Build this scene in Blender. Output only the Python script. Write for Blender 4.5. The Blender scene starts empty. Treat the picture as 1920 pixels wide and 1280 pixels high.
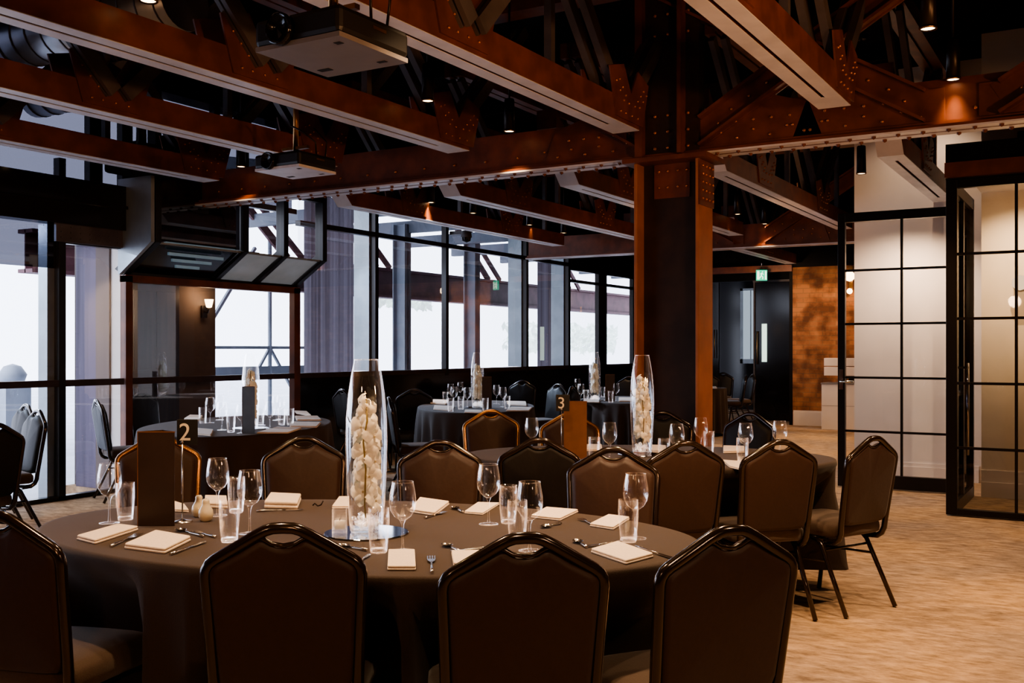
import bpy, bmesh, math, random
from math import sin, cos, tan, pi, radians, sqrt, atan2
from mathutils import Vector, Matrix
random.seed(7)
COL = bpy.context.scene.collection
F, HZ, EYE, YAW = 1905.0, 655.0, 1.367, radians(30.7)
SA, CA = sin(YAW), cos(YAW)

# ---------- measuring: photo pixel + real height -> place in the room -------------
def cw(x, d, z=0.0):                       # right/depth from the eye -> room coordinates
    return Vector((x*CA - d*SA, x*SA + d*CA, z))
def at(px, py, z):                         # pixel lying on the horizontal plane z
    d = F*(EYE - z)/(py - HZ)
    return cw((px-960)/F*d, d, z)

# ---------- materials ----------------------------------------------------------------
def nodes(m):
    m.use_nodes = True
    nt = m.node_tree; nt.nodes.clear()
    out = nt.nodes.new('ShaderNodeOutputMaterial')
    return nt, out
def mat(name, col, rough=.5, metal=0, noise=0, scale=20, bump=0, spec=.5, sheen=0, coat=0, emis=None, estr=0, stretch=None, col2=None):
    m = bpy.data.materials.new(name); nt, out = nodes(m)
    b = nt.nodes.new('ShaderNodeBsdfPrincipled')
    b.inputs['Base Color'].default_value = (*col, 1)
    b.inputs['Roughness'].default_value = rough
    b.inputs['Metallic'].default_value = metal
    b.inputs['Specular IOR Level'].default_value = spec
    b.inputs['Sheen Weight'].default_value = sheen
    b.inputs['Coat Weight'].default_value = coat
    b.inputs['Coat Roughness'].default_value = .15
    if emis:
        b.inputs['Emission Color'].default_value = (*emis, 1); b.inputs['Emission Strength'].default_value = estr
    tc = nt.nodes.new('ShaderNodeTexCoord'); mp = nt.nodes.new('ShaderNodeMapping')
    nt.links.new(tc.outputs['Object'], mp.inputs[0])
    if stretch: mp.inputs['Scale'].default_value = stretch
    n = nt.nodes.new('ShaderNodeTexNoise'); n.inputs['Scale'].default_value = scale
    n.inputs['Detail'].default_value = 5
    nt.links.new(mp.outputs[0], n.inputs['Vector'])
    if noise or col2:
        r = nt.nodes.new('ShaderNodeValToRGB')
        c2 = col2 or tuple(c*(1+noise) for c in col); c1 = col if col2 else tuple(c*(1-noise) for c in col)
        r.color_ramp.elements[0].color = (*c1, 1); r.color_ramp.elements[1].color = (*c2, 1)
        r.color_ramp.elements[0].position = .38; r.color_ramp.elements[1].position = .64
        nt.links.new(n.outputs['Fac'], r.inputs[0]); nt.links.new(r.outputs[0], b.inputs['Base Color'])
    if bump:
        bp = nt.nodes.new('ShaderNodeBump'); bp.inputs['Strength'].default_value = bump; bp.inputs['Distance'].default_value = .01
        nt.links.new(n.outputs['Fac'], bp.inputs['Height']); nt.links.new(bp.outputs[0], b.inputs['Normal'])
    nt.links.new(b.outputs[0], out.inputs[0])
    return m
def glassmat(name, tint=(1,1,1), base=.04, edge=.75, rough=.02, power=.35, gcol=(1,1,1)):
    m = bpy.data.materials.new(name); nt, out = nodes(m)
    t = nt.nodes.new('ShaderNodeBsdfTransparent'); t.inputs[0].default_value = (*tint, 1)
    g = nt.nodes.new('ShaderNodeBsdfGlossy'); g.inputs['Roughness'].default_value = rough; g.inputs[0].default_value = (*gcol, 1)
    lw = nt.nodes.new('ShaderNodeLayerWeight'); lw.inputs[0].default_value = power
    mr = nt.nodes.new('ShaderNodeMapRange'); mr.inputs['To Min'].default_value = base; mr.inputs['To Max'].default_value = edge
    nt.links.new(lw.outputs['Facing'], mr.inputs[0])
    mx = nt.nodes.new('ShaderNodeMixShader')
    nt.links.new(mr.outputs[0], mx.inputs[0]); nt.links.new(t.outputs[0], mx.inputs[1]); nt.links.new(g.outputs[0], mx.inputs[2])
    nt.links.new(mx.outputs[0], out.inputs[0])
    return m
def crystalmat(name, rim=(.55,.55,.56), g0=.05, g1=.8, d=.35, power=.4):
    m = bpy.data.materials.new(name); nt, out = nodes(m); L = nt.links.new
    t = nt.nodes.new('ShaderNodeBsdfTransparent'); t.inputs[0].default_value = (.97,.97,.97,1)
    g = nt.nodes.new('ShaderNodeBsdfGlossy'); g.inputs['Roughness'].default_value = .03
    f = nt.nodes.new('ShaderNodeBsdfDiffuse'); f.inputs[0].default_value = (*rim, 1)  # whitish edge colour imitates the bright outline on clear glass
    lw = nt.nodes.new('ShaderNodeLayerWeight'); lw.inputs[0].default_value = power
    mr = nt.nodes.new('ShaderNodeMapRange'); mr.inputs['To Min'].default_value = g0; mr.inputs['To Max'].default_value = g1
    cr = nt.nodes.new('ShaderNodeCombineColor'); L(lw.outputs['Facing'], mr.inputs[0])
    for k in range(3): L(mr.outputs[0], cr.inputs[k])
    L(cr.outputs[0], g.inputs[0])
    pw = nt.nodes.new('ShaderNodeMath'); pw.operation = 'POWER'; pw.inputs[1].default_value = 5; L(lw.outputs['Facing'], pw.inputs[0])
    ml = nt.nodes.new('ShaderNodeMath'); ml.operation = 'MULTIPLY_ADD'; ml.inputs[1].default_value = d; ml.inputs[2].default_value = .003; L(pw.outputs[0], ml.inputs[0])
    mx = nt.nodes.new('ShaderNodeMixShader'); L(ml.outputs[0], mx.inputs[0]); L(t.outputs[0], mx.inputs[1]); L(f.outputs[0], mx.inputs[2])
    ad = nt.nodes.new('ShaderNodeAddShader'); L(mx.outputs[0], ad.inputs[0]); L(g.outputs[0], ad.inputs[1]); L(ad.outputs[0], out.inputs[0])
    return m
def emit(name, col, s):
    m = bpy.data.materials.new(name); nt, out = nodes(m)
    e = nt.nodes.new('ShaderNodeEmission'); e.inputs[0].default_value = (*col, 1); e.inputs[1].default_value = s
    nt.links.new(e.outputs[0], out.inputs[0]); return m

M = dict(
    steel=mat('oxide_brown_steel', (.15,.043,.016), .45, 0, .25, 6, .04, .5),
    steelface=mat('pale_sheen_underside', (.66,.64,.66), .4, 0, .08, 5, 0, .5),  # pale grey imitates window light glancing off the brown steel undersides
    rivet=mat('glint_rivet_heads', (.55,.22,.09), .25, .6),  # gold colour puts the bright glint into the rivet heads
    slot=mat('slot_black', (.004,.003,.003), .8),
    strut=mat('grey_strut', (.10,.085,.09), .45, .1, .2, 5),
    black=mat('matt_black', (.006,.005,.005), .7, 0, .2, 4, 0, .2),
    blackgloss=mat('black_gloss_panel', (.010,.008,.009), .12, 0, .2, 4, 0, .5),
    ceil=mat('black_ceiling', (.006,.005,.005), .9, 0, .3, 3, .1, .1),
    frame=mat('black_bronze_frame', (.010,.006,.004), .35, .2, 0, 8, 0, .5),
    rail=mat('brown_rail', (.045,.020,.014), .4, .1, .2, 8),
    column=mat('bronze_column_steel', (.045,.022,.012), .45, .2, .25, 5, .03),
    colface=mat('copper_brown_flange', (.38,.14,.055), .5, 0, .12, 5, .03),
    cloth=mat('dark_brown_cloth', (.052,.034,.026), .8, 0, .08, 300, .15, .25, sheen=.12),
    pad=mat('brown_chair_vinyl', (.036,.0145,.0085), .5, 0, .06, 60, .06, .35, sheen=.1),
    padblack=mat('black_chair_vinyl', (.012,.009,.008), .55, 0, .06, 60, .06, .35),
    seat=mat('taupe_seat_fabric', (.085,.052,.034), .75, 0, .1, 250, .15, .25, sheen=.3),
    tube=mat('dark_bronze_tube', (.030,.016,.009), .18, .5, 0, 8, 0, .6, coat=.6),
    littube=mat('amber_lit_tube', (.36,.17,.055), .25, .8, 0, 8, 0, .6, coat=.4),  # amber colour puts warm light into the dark bronze chair frame
    napkin=mat('cream_napkin', (.88,.73,.60), .85, 0, .04, 120, .2, .2, sheen=.2),
    cutlery=mat('steel_cutlery', (.75,.70,.66), .18, 1),
    ceramic=mat('cream_ceramic', (.72,.62,.46), .25, 0, .04, 20, 0, .5, coat=.4),
    menu=mat('dark_brown_board', (.030,.014,.009), .5, 0, .1, 12),
    menutan=mat('tan_brown_board', (.19,.075,.030), .5, 0, .1, 12),
    menugrey=mat('grey_board', (.10,.11,.12), .45, 0, .1, 12),
    card=mat('black_card', (.008,.007,.007), .5),
    digit=mat('pale_gold_digit', (.85,.74,.60), .5),
    petal=mat('orchid_petal', (.92,.84,.70), .55, 0, .05, 60, .05, .3, sheen=.2, emis=(.9,.78,.6), estr=.05),  # slight glow put in to brighten the petals
    throat=mat('orchid_throat', (.62,.52,.30), .6),
    stem=mat('orchid_green_stem', (.26,.19,.05), .5),
    wax=mat('candle_wax', (.85,.75,.60), .5, emis=(1,.75,.5), estr=.15),
    mirror=mat('mirror_plate', (.75,.78,.80), .06, 1),
    brass=mat('brushed_brass', (.40,.22,.09), .3, 1),
    lampbody=mat('dark_lamp_metal', (.020,.012,.008), .35, .5),
    glow=emit('soft_lamp_globe', (1,.72,.45), 1.0),
    lens=emit('warm_lamp_lens', (1,.70,.40), 7),
    white=mat('white_paint', (.78,.70,.64), .6, 0, .03, 3, 0, .3),
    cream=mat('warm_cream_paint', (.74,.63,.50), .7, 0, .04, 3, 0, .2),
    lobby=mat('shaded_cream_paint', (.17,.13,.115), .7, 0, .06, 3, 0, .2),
    wood=mat('dark_wood_panel', (.030,.013,.009), .4, 0, .4, 3, 0, .4, stretch=(6,6,.5)),
    duct=mat('galvanised_duct', (.42,.45,.50), .3, .8, .1, 5),
    projbody=mat('black_projector_shell', (.012,.010,.009), .45),
    projbase=mat('grey_projector_base', (.20,.18,.18), .5, 0, .05, 8),
    chrome=mat('chrome', (.8,.78,.75), .12, 1),
    fin=mat('blue_grey_fin', (.30,.34,.37), .35, .3, .1, 4),
    mauve=mat('mauve_grey_pier', (.10,.08,.12), .6, 0, .35, 2, 0, .3, stretch=(5,5,.15)),
    extcol=mat('grey_outdoor_column', (.30,.33,.38), .6, 0, .1, 3),
    soffit=mat('grey_soffit', (.24,.26,.30), .7, 0, .15, 1.5),
    redsteel=mat('dull_red_outdoor_steel', (.13,.05,.06), .6, 0, .2, 4),
    ground=mat('pale_outdoor_paving', (.55,.57,.62), .8, 0, .08, 2),
    foliage=mat('pale_green_foliage', (.62,.70,.64), .8, 0, .2, 9, .3, emis=(.8,.9,.9), estr=.9),  # own glow imitates bright daylight on the leaves
    exitg=mat('exit_green', (.0,.25,.13), .5, emis=(0,.75,.42), estr=.8),
    exitw=mat('exit_white', (.8,.9,.85), .5, emis=(.7,1,.85), estr=1.0),
    slopesheen=mat('pale_sheen_slope', (.42,.46,.48), .25, 0, .1, 3, 0, .5, emis=(.5,.6,.7), estr=.10),  # pale colour and glow imitate light reflected by the sloping glass
    blue=mat('blue_louvre', (.30,.45,.58), .35, 0, .1, 4, emis=(.3,.5,.65), estr=.12),  # faint glow put in so the louvres look brighter
    clear=glassmat('clear_window_glass', (.93,.94,.97), .05, .65, .01, .3),
    tinted=glassmat('smoked_window_glass', (.055,.055,.068), .04, .6, .02, .3),
    doorglass=glassmat('door_glass', (.95,.92,.89), .03, .16, .02, .3),
    crystal=crystalmat('drinking_glass', (.55,.55,.56), .035, .8, .16, .42),
    vaseglass=crystalmat('vase_glass', (.7,.7,.74), .04, .8, .35, .5),
    pebble=crystalmat('glass_pebble', (.75,.72,.7), .2, .9, .6, .5),
)
def carpet():
    m = bpy.data.materials.new('mottled_carpet'); nt, out = nodes(m)
    b = nt.nodes.new('ShaderNodeBsdfPrincipled'); b.inputs['Roughness'].default_value = .95; b.inputs['Specular IOR Level'].default_value = .1
    tc = nt.nodes.new('ShaderNodeTexCoord')
    mp = nt.nodes.new('ShaderNodeMapping'); mp.inputs['Rotation'].default_value = (0,0,radians(-59)); mp.inputs['Scale'].default_value = (1.0,2.6,1)
    nt.links.new(tc.outputs['Object'], mp.inputs[0])
    n1 = nt.nodes.new('ShaderNodeTexNoise'); n1.inputs['Scale'].default_value = 7; n1.inputs['Detail'].default_value = 10; n1.inputs['Roughness'].default_value = .72
    n2 = nt.nodes.new('ShaderNodeTexNoise'); n2.inputs['Scale'].default_value = 1.1; n2.inputs['Detail'].default_value = 4
    nt.links.new(mp.outputs[0], n1.inputs['Vector']); nt.links.new(tc.outputs['Object'], n2.inputs['Vector'])
    r1 = nt.nodes.new('ShaderNodeValToRGB'); e = r1.color_ramp.elements
    e[0].position, e[0].color = .36, (.20,.14,.098,1); e[1].position, e[1].color = .64, (.50,.36,.245,1)
    r2 = nt.nodes.new('ShaderNodeValToRGB'); e = r2.color_ramp.elements
    e[0].position, e[0].color = .4, (.8,.8,.84,1); e[1].position, e[1].color = .65, (1.1,1,.82,1)
    mx = nt.nodes.new('ShaderNodeMix'); mx.data_type = 'RGBA'; mx.blend_type = 'MULTIPLY'; mx.inputs[0].default_value = 1
    nt.links.new(n1.outputs['Fac'], r1.inputs[0]); nt.links.new(n2.outputs['Fac'], r2.inputs[0])
    nt.links.new(r1.outputs[0], mx.inputs[6]); nt.links.new(r2.outputs[0], mx.inputs[7])
    nt.links.new(mx.outputs[2], b.inputs['Base Color'])
    bp = nt.nodes.new('ShaderNodeBump'); bp.inputs['Strength'].default_value = .3; bp.inputs['Distance'].default_value = .01
    nt.links.new(n1.outputs['Fac'], bp.inputs['Height']); nt.links.new(bp.outputs[0], b.inputs['Normal'])
    nt.links.new(b.outputs[0], out.inputs[0]); return m
M['carpet'] = carpet()
def sheer():
    m = bpy.data.materials.new('mauve_veil_screen'); nt, out = nodes(m); L = nt.links.new
    tc = nt.nodes.new('ShaderNodeTexCoord'); mp = nt.nodes.new('ShaderNodeMapping'); mp.inputs['Scale'].default_value = (3,7,.05); L(tc.outputs['Object'], mp.inputs[0])
    n = nt.nodes.new('ShaderNodeTexNoise'); n.inputs['Scale'].default_value = 1.5; L(mp.outputs[0], n.inputs['Vector'])
    r = nt.nodes.new('ShaderNodeValToRGB'); e = r.color_ramp.elements; e[0].position = .35; e[0].color = (.075,.062,.070,1); e[1].position = .7; e[1].color = (.15,.135,.155,1); L(n.outputs['Fac'], r.inputs[0])
    t = nt.nodes.new('ShaderNodeBsdfTranslucent'); d = nt.nodes.new('ShaderNodeBsdfDiffuse'); a = nt.nodes.new('ShaderNodeAddShader')
    L(r.outputs[0], t.inputs[0]); L(r.outputs[0], d.inputs[0]); L(t.outputs[0], a.inputs[0]); L(d.outputs[0], a.inputs[1]); L(a.outputs[0], out.inputs[0]); return m
M['sheer'] = sheer()
def brick():
    m = bpy.data.materials.new('old_brick'); nt, out = nodes(m)
    b = nt.nodes.new('ShaderNodeBsdfPrincipled'); b.inputs['Roughness'].default_value = .85
    tc = nt.nodes.new('ShaderNodeTexCoord'); mp = nt.nodes.new('ShaderNodeMapping'); mp.inputs['Rotation'].default_value = (radians(90),0,0)
    nt.links.new(tc.outputs['Object'], mp.inputs[0])
    t = nt.nodes.new('ShaderNodeTexBrick'); t.inputs['Scale'].default_value = 1; t.inputs['Brick Width'].default_value = .23; t.inputs['Row Height'].default_value = .085
    t.inputs['Mortar Size'].default_value = .008; t.inputs['Color1'].default_value = (.38,.17,.075,1); t.inputs['Color2'].default_value = (.17,.07,.035,1); t.inputs['Mortar'].default_value = (.26,.14,.07,1)
    t.inputs['Bias'].default_value = -.35
    nt.links.new(mp.outputs[0], t.inputs[0]); n = nt.nodes.new('ShaderNodeTexNoise'); n.inputs['Scale'].default_value = 3.2; n.inputs['Detail'].default_value = 6; nt.links.new(mp.outputs[0], n.inputs['Vector'])
    r = nt.nodes.new('ShaderNodeValToRGB'); e = r.color_ramp.elements; e[0].position = .38; e[0].color = (.22,.15,.12,1); e[1].position = .6; e[1].color = (1,.95,.9,1); nt.links.new(n.outputs['Fac'], r.inputs[0])
    mx = nt.nodes.new('ShaderNodeMix'); mx.data_type = 'RGBA'; mx.blend_type = 'MULTIPLY'; mx.inputs[0].default_value = .85
    nt.links.new(t.outputs[0], mx.inputs[6]); nt.links.new(r.outputs[0], mx.inputs[7])
    nt.links.new(mx.outputs[2], b.inputs['Base Color']); nt.links.new(b.outputs[0], out.inputs[0])
    return m
M['brick'] = brick()


# ---------- mesh helpers ------------------------------------------------------------
def NB(): return bmesh.new()
def box(bm, x0, x1, y0, y1, z0, z1, mx=None, mi=0):
    vs = [Vector((x, y, z)) for x in (x0, x1) for y in (y0, y1) for z in (z0, z1)]
    if mx: vs = [mx @ v for v in vs]
    v = [bm.verts.new(p) for p in vs]
    for q in ((0,1,3,2),(4,6,7,5),(0,4,5,1),(2,3,7,6),(0,2,6,4),(1,5,7,3)):
        f = bm.faces.new([v[i] for i in q]); f.material_index = mi
    return v
def bar(bm, a, b, w, h, up=(0,0,1), mi=0, off=(0,0)):     # rectangular bar from a to b, w across, h along up
    a, b = Vector(a), Vector(b); y = (b-a).normalized(); up = Vector(up)
    x = y.cross(up)
    if x.length < 1e-4: x = y.cross(Vector((1,0,0)))
    x.normalize(); z = x.cross(y)
    m = Matrix((x, y, z)).transposed().to_4x4(); m.translation = a
    box(bm, -w/2+off[0], w/2+off[0], 0, (b-a).length, -h/2+off[1], h/2+off[1], m, mi)
def sheet(bm, ps): return bm.faces.new([bm.verts.new(p) for p in ps])
def tube(bm, pts, r, seg=10, closed=False, cap=True, rad=None, mi=0):
    pts = [Vector(p) for p in pts]; n = len(pts); rings = []; prev = None
    for i, p in enumerate(pts):
        if closed: t = pts[(i+1) % n] - pts[i-1]
        else: t = pts[min(i+1, n-1)] - pts[max(i-1, 0)]
        t.normalize()
        if prev is None:
            u = t.cross(Vector((0,0,1)))
            if u.length < .05: u = t.cross(Vector((1,0,0)))
        else: u = prev - t*prev.dot(t)
        u.normalize(); prev = u; w = t.cross(u)
        rr = rad[i] if rad else r
        rings.append([bm.verts.new(p + u*cos(2*pi*k/seg)*rr + w*sin(2*pi*k/seg)*rr) for k in range(seg)])
    for i in range(n if closed else n-1):
        A, B = rings[i], rings[(i+1) % n]
        for k in range(seg):
            f = bm.faces.new((A[k], A[(k+1) % seg], B[(k+1) % seg], B[k])); f.smooth = True; f.material_index = mi
    if cap and not closed:
        bm.faces.new(rings[0][::-1]).material_index = mi; bm.faces.new(rings[-1]).material_index = mi
def lathe(bm, prof, seg=28, c=(0,0,0), smooth=True, mi=0):
    c = Vector(c); rings = []
    for r, z in prof:
        if r < 1e-5: rings.append([bm.verts.new(c+Vector((0,0,z)))])
        else: rings.append([bm.verts.new(c+Vector((r*cos(2*pi*k/seg), r*sin(2*pi*k/seg), z))) for k in range(seg)])
    for A, B in zip(rings, rings[1:]):
        for k in range(seg):
            if len(A) == 1 and len(B) == 1: continue
            if len(A) == 1: q = (A[0], B[(k+1) % seg], B[k])
            elif len(B) == 1: q = (A[k], A[(k+1) % seg], B[0])
            else: q = (A[k], A[(k+1) % seg], B[(k+1) % seg], B[k])
            f = bm.faces.new(q); f.smooth = smooth; f.material_index = mi
def prism(bm, poly, d0, d1, axis='y', mi=0):                 # polygon in the other two axes, extruded
    def P(a, b, d): return {'y': (a, d, b), 'x': (d, a, b), 'z': (a, b, d)}[axis]
    A = [bm.verts.new(P(a, b, d0)) for a, b in poly]; B = [bm.verts.new(P(a, b, d1)) for a, b in poly]
    bm.faces.new(A).material_index = mi; bm.faces.new(B[::-1]).material_index = mi
    for i in range(len(A)):
        j = (i+1) % len(A); bm.faces.new((A[j], A[i], B[i], B[j])).material_index = mi
def ico(bm, c, r, sub=1, sc=(1,1,1), mi=0):
    m = Matrix.Translation(c) @ Matrix.Diagonal((*sc, 1))
    res = bmesh.ops.create_icosphere(bm, subdivisions=sub, radius=r, matrix=m)
    for v in res['verts']:
        for f in v.link_faces: f.smooth = True; f.material_index = mi
def obj(name, bm, mats, parent=None, loc=None, bevel=0, label=None):
    bmesh.ops.recalc_face_normals(bm, faces=bm.faces)
    me = bpy.data.meshes.new(name); bm.to_mesh(me); bm.free()
    for m in (mats if isinstance(mats, (list, tuple)) else [mats]): me.materials.append(M[m])
    o = bpy.data.objects.new(name, me); COL.objects.link(o)
    if parent: o.parent = parent
    if loc is not None: o.location = loc
    if bevel:
        b = o.modifiers.new('bevel', 'BEVEL'); b.width = bevel; b.segments = 2; b.limit_method = 'ANGLE'
    if label: o['label'] = label
    return o
def tag(o, label, cat, group=None, kind=None):
    o['label'] = label; o['category'] = cat
    if group: o['group'] = group
    if kind: o['kind'] = kind
    return o
def thing(name, label, cat, loc=(0,0,0), rz=0, group=None):
    o = bpy.data.objects.new(name, None); COL.objects.link(o); o.empty_display_size = .1
    o.location = loc; o.rotation_euler = (0,0,rz)
    return tag(o, label, cat, group)
def struct(o): o['kind'] = 'structure'; return o
def sempty(name, loc=(0,0,0)):
    o = bpy.data.objects.new(name, None); COL.objects.link(o); o.location = loc; o['kind'] = 'structure'; return o
def dup(root, label, loc, rz=0, group=None, scale=None):
    r = root.copy(); COL.objects.link(r); r.location = loc; r.rotation_euler = (0,0,rz); r['label'] = label
    if group: r['group'] = group
    if scale: r.scale = scale
    for ch in list(root.children):
        c = ch.copy(); COL.objects.link(c); c.parent = r
        for g in list(ch.children):
            d = g.copy(); COL.objects.link(d); d.parent = c
    return r

# =============================== THE ROOM SHELL ========================================
WX = -8.24                                      # line of the glazed wall
b = NB(); box(b, -8.34, 4.2, -2.6, 24, -.12, 0); box(b, -9.1, -8.34, 6.5, 8.9, -.12, 0); struct(obj('floor', b, 'carpet'))
b = NB(); box(b, -9.6, 4.2, -2.6, 24, 4.4, 4.55)
for y in (1.2, 2.8, 4.9, 8.9, 10.6, 12.4, 16, 18): box(b, -8.2, 4, y, y+.06, 4.26, 4.4)
struct(obj('ceiling', b, 'ceil'))
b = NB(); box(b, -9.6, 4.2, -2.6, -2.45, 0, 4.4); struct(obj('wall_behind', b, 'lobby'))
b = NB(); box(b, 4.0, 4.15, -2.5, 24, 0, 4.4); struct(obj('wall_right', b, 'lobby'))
# far wall, with the dark doors
FY = 19.3
b = NB()
box(b, WX-.1, -7.0, FY, FY+.15, 0, 4.4); box(b, -7.0, -5.08, FY, FY+.15, 2.70, 4.4)
box(b, -7.0, -6.93, FY-.03, FY+.15, 0, 2.70)
struct(obj('wall_far', b, 'black'))
b = NB(); box(b, -5.02, 4, 18.4, 18.55, 0, 2.85); struct(obj('wall_brick', b, 'brick'))
b = NB(); box(b, -5.02, 4, 18.4, 18.55, 2.85, 4.4); box(b, -5.08,-5.02, 18.4, FY+.15, 0, 4.4); struct(obj('wall_upper', b, 'black'))
b = NB(); box(b, -7.0, -5.02, 18.34, 18.4, 2.78, 2.9); struct(obj('trim_1', b, 'steel'))
b = NB(); box(b, -5.0, -1, 18.36, 18.4, 0, .24); box(b, -5.0, -1, 18.37, 18.4, .24, .27); struct(obj('baseboard_far', b, 'white'))
# door leaves
d = sempty('door_1', (-5.55, FY, 0))
b = NB(); box(b, -.42, .44, -.03, .03, .01, 2.66); obj('door_leaf', b, 'blackgloss', d, bevel=.004)
b = NB(); box(b, -.30, -.20, -.035, .035, 1.13, 1.86); obj('glazed_slot', b, 'exitw', d, label='narrow lit vision panel')
b = NB(); tube(b, [(-.38,-.08,1.08),(-.38,-.08,1.72)], .012); box(b,-.39,-.37,-.08,-.03,1.1,1.12); box(b,-.39,-.37,-.08,-.03,1.68,1.7); obj('door_handle', b, 'brass', d)
b = NB(); box(b, .44, .47, -.05, .05, 0, 2.7); box(b, -.47, .47, -.05, .05, 2.66, 2.7); box(b, -.46, -.43, -.05,.05,0,2.66); obj('door_frame', b, 'strut', d)
d = sempty('door_2', (-6.62, FY, 0))
b = NB(); box(b, -.33, .02, -.35, -.30, .01, 2.66); obj('door_leaf', b, 'blackgloss', d)
b = NB()
for z in (.95, 1.95, 2.2): box(b, -.31, -.27, -.37, -.35, z-.06, z+.06)
obj('hinge', b, 'brass', d)
b = NB(); tube(b, [(-.04,-.42,1.2),(-.04,-.42,1.75)], .01); obj('door_handle', b, 'brass', d)
# the room beyond the doorway
b = NB(); box(b, -9.5, -4.6, 22.6, 22.7, 0, 4); box(b,-4.7,-4.6,19.5,22.6,0,4); struct(obj('wall_beyond', b, 'blackgloss'))
w = sempty('window_9', (-7.13, 22.55, 0))
b = NB(); box(b, -.14, .14, -.02, 0, 1.15, 2.7); obj('pane', b, 'exitw', w)
w.children[0].data.materials[0] = emit('daylit_frosted_pane', (.55,.66,.78), .55)
b = NB(); box(b,-.20,-.14,-.05,.01,1.05,2.75); box(b,.14,.20,-.05,.01,1.05,2.75); box(b,-.2,.2,-.05,.01,1.05,1.15); box(b,.03,.05,-.04,0,1.15,2.7); box(b,-.2,.2,-.05,.01,2.7,2.75); obj('window_frame', b, 'fin', w)

# white wall and the cream wall behind the glazed partition on the right
b = NB(); box(b, -2.44, -1.02, 11.4, 12.2, 0, 4.35); struct(obj('wall_white', b, 'white'))
b = NB(); box(b, -2.43, -1.2, 11.375, 11.4, 0, .13); box(b, -2.43, -1.2, 11.385, 11.4, .13, .17); struct(obj('baseboard_white', b, 'white'))
b = NB(); box(b, -1.07, 4, 10.35, 10.5, 0, 4.3); struct(obj('wall_cream', b, 'cream'))
b = NB(); box(b, -1.07, 4, 10.325, 10.35, 0, .14); box(b, -1.07, 4, 10.335, 10.35, .14, .25); struct(obj('baseboard_cream', b, 'white'))
b = NB(); box(b, -1.07, 4, 9.12, 10.35, 2.82, 2.9); struct(obj('trim_2', b, 'white'))
b = NB(); box(b, -1.2, 4, 9.0, 9.14, 2.76, 3.05); struct(obj('trim_3', b, 'frame'))
b = NB(); box(b, -1.2, 4, 8.94, 9.0, 2.77, 2.89); struct(obj('trim_5', b, 'steel'))

# =============================== GLAZED WALL ===========================================
def pane(par, y0, y1, z0, z1, m='clear', x=WX):
    b = NB(); sheet(b, [(x,y0,z0),(x,y1,z0),(x,y1,z1),(x,y0,z1)]); return obj('pane', b, m, par)
def wframe(par, rects, m='frame', name='window_frame', x0=WX-.04, x1=WX+.04):
    b = NB()
    for y0, y1, z0, z1 in rects: box(b, x0, x1, y0, y1, z0, z1)
    return obj(name, b, m, par)
w = sempty('window_1')                                # full-height glass at the left edge
pane(w, -2.4, 5.80, .04, 2.1); pane(w, -2.4, 5.80, 2.1, 2.5, 'tinted')
wframe(w, [(5.80,5.87,0,3.1), (-2.4,5.87,0,.04), (3.2,3.26,0,2.5), (.6,.66,0,2.5)])
wframe(w, [(-2.4,5.80,1.03,1.09)], 'rail', 'rail'); wframe(w, [(5.73,5.80,0,2.5)], 'fin', 'jamb', WX-.16, WX-.03)
w = sempty('window_2')
pane(w, 5.87, 6.5, .04, 2.33)
wframe(w, [(5.87,6.5,0,.04), (5.87,6.5,2.33,2.5)])
wframe(w, [(5.87,6.5,1.03,1.09)], 'rail', 'rail')
b = NB()                                              # riveted lintel plate
box(b, WX+.04, WX+.07, 5.75, 6.5, 2.34, 2.52)
for y in [5.8+.1*i for i in range(7)]:
    for z in (2.38, 2.43, 2.48): ico(b, (WX+.075, y, z), .009, 1)
obj('lintel', b, 'strut', w)
b = NB(); box(b, WX-.05, WX+.12, -2.4, 6.5, 2.5, 2.92); box(b, WX-.05, WX+.15, -2.4, 6.5, 2.70, 2.73); struct(obj('wall_bulkhead', b, 'blackgloss'))
w = sempty('window_3')                                # upper strip of smoked panes
for y0, y1 in ((-2.4,1.9),(1.96,4.3),(4.36,6.12),(6.26,6.5),(6.6,7.64),(7.72,8.86)): pane(w, y0, y1, 2.92 if y0 < 6.5 else 3.0, 3.98, 'tinted')
wframe(w, [(1.9,1.96,2.92,4),(4.3,4.36,2.92,4),(6.12,6.26,2.92,4),(6.48,6.60,2.5,4.4),(7.64,7.72,2.9,4.4),(-2.4,8.9,3.98,4.4),(6.6,8.9,2.94,3.0)])
# posts of the recess
w = sempty('window_4')
b = NB(); box(b, WX-.04, WX+.04, 6.52, 6.60, 0, 2.08); box(b, WX-.04, WX+.04, 8.86, 8.96, 0, 2.08); box(b, WX-.05, WX+.04, 6.52, 8.96, 2.02, 2.09)
obj('window_frame', b, 'steel', w)
wframe(w, [(6.60,8.86,1.03,1.09)], 'rail', 'rail')
pane(w, 6.6, 8.86, .04, 1.03); pane(w, 6.6, 8.86, 1.09, 2.02)
b = NB(); prism(b, [(WX,2.09),(WX+.02,2.09),(WX+.47,2.38),(WX+.47,3.0),(WX,3.0)], 6.46, 6.50); obj('cheek', b, 'fin', w, label='pale grey sloping end cheek')
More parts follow.
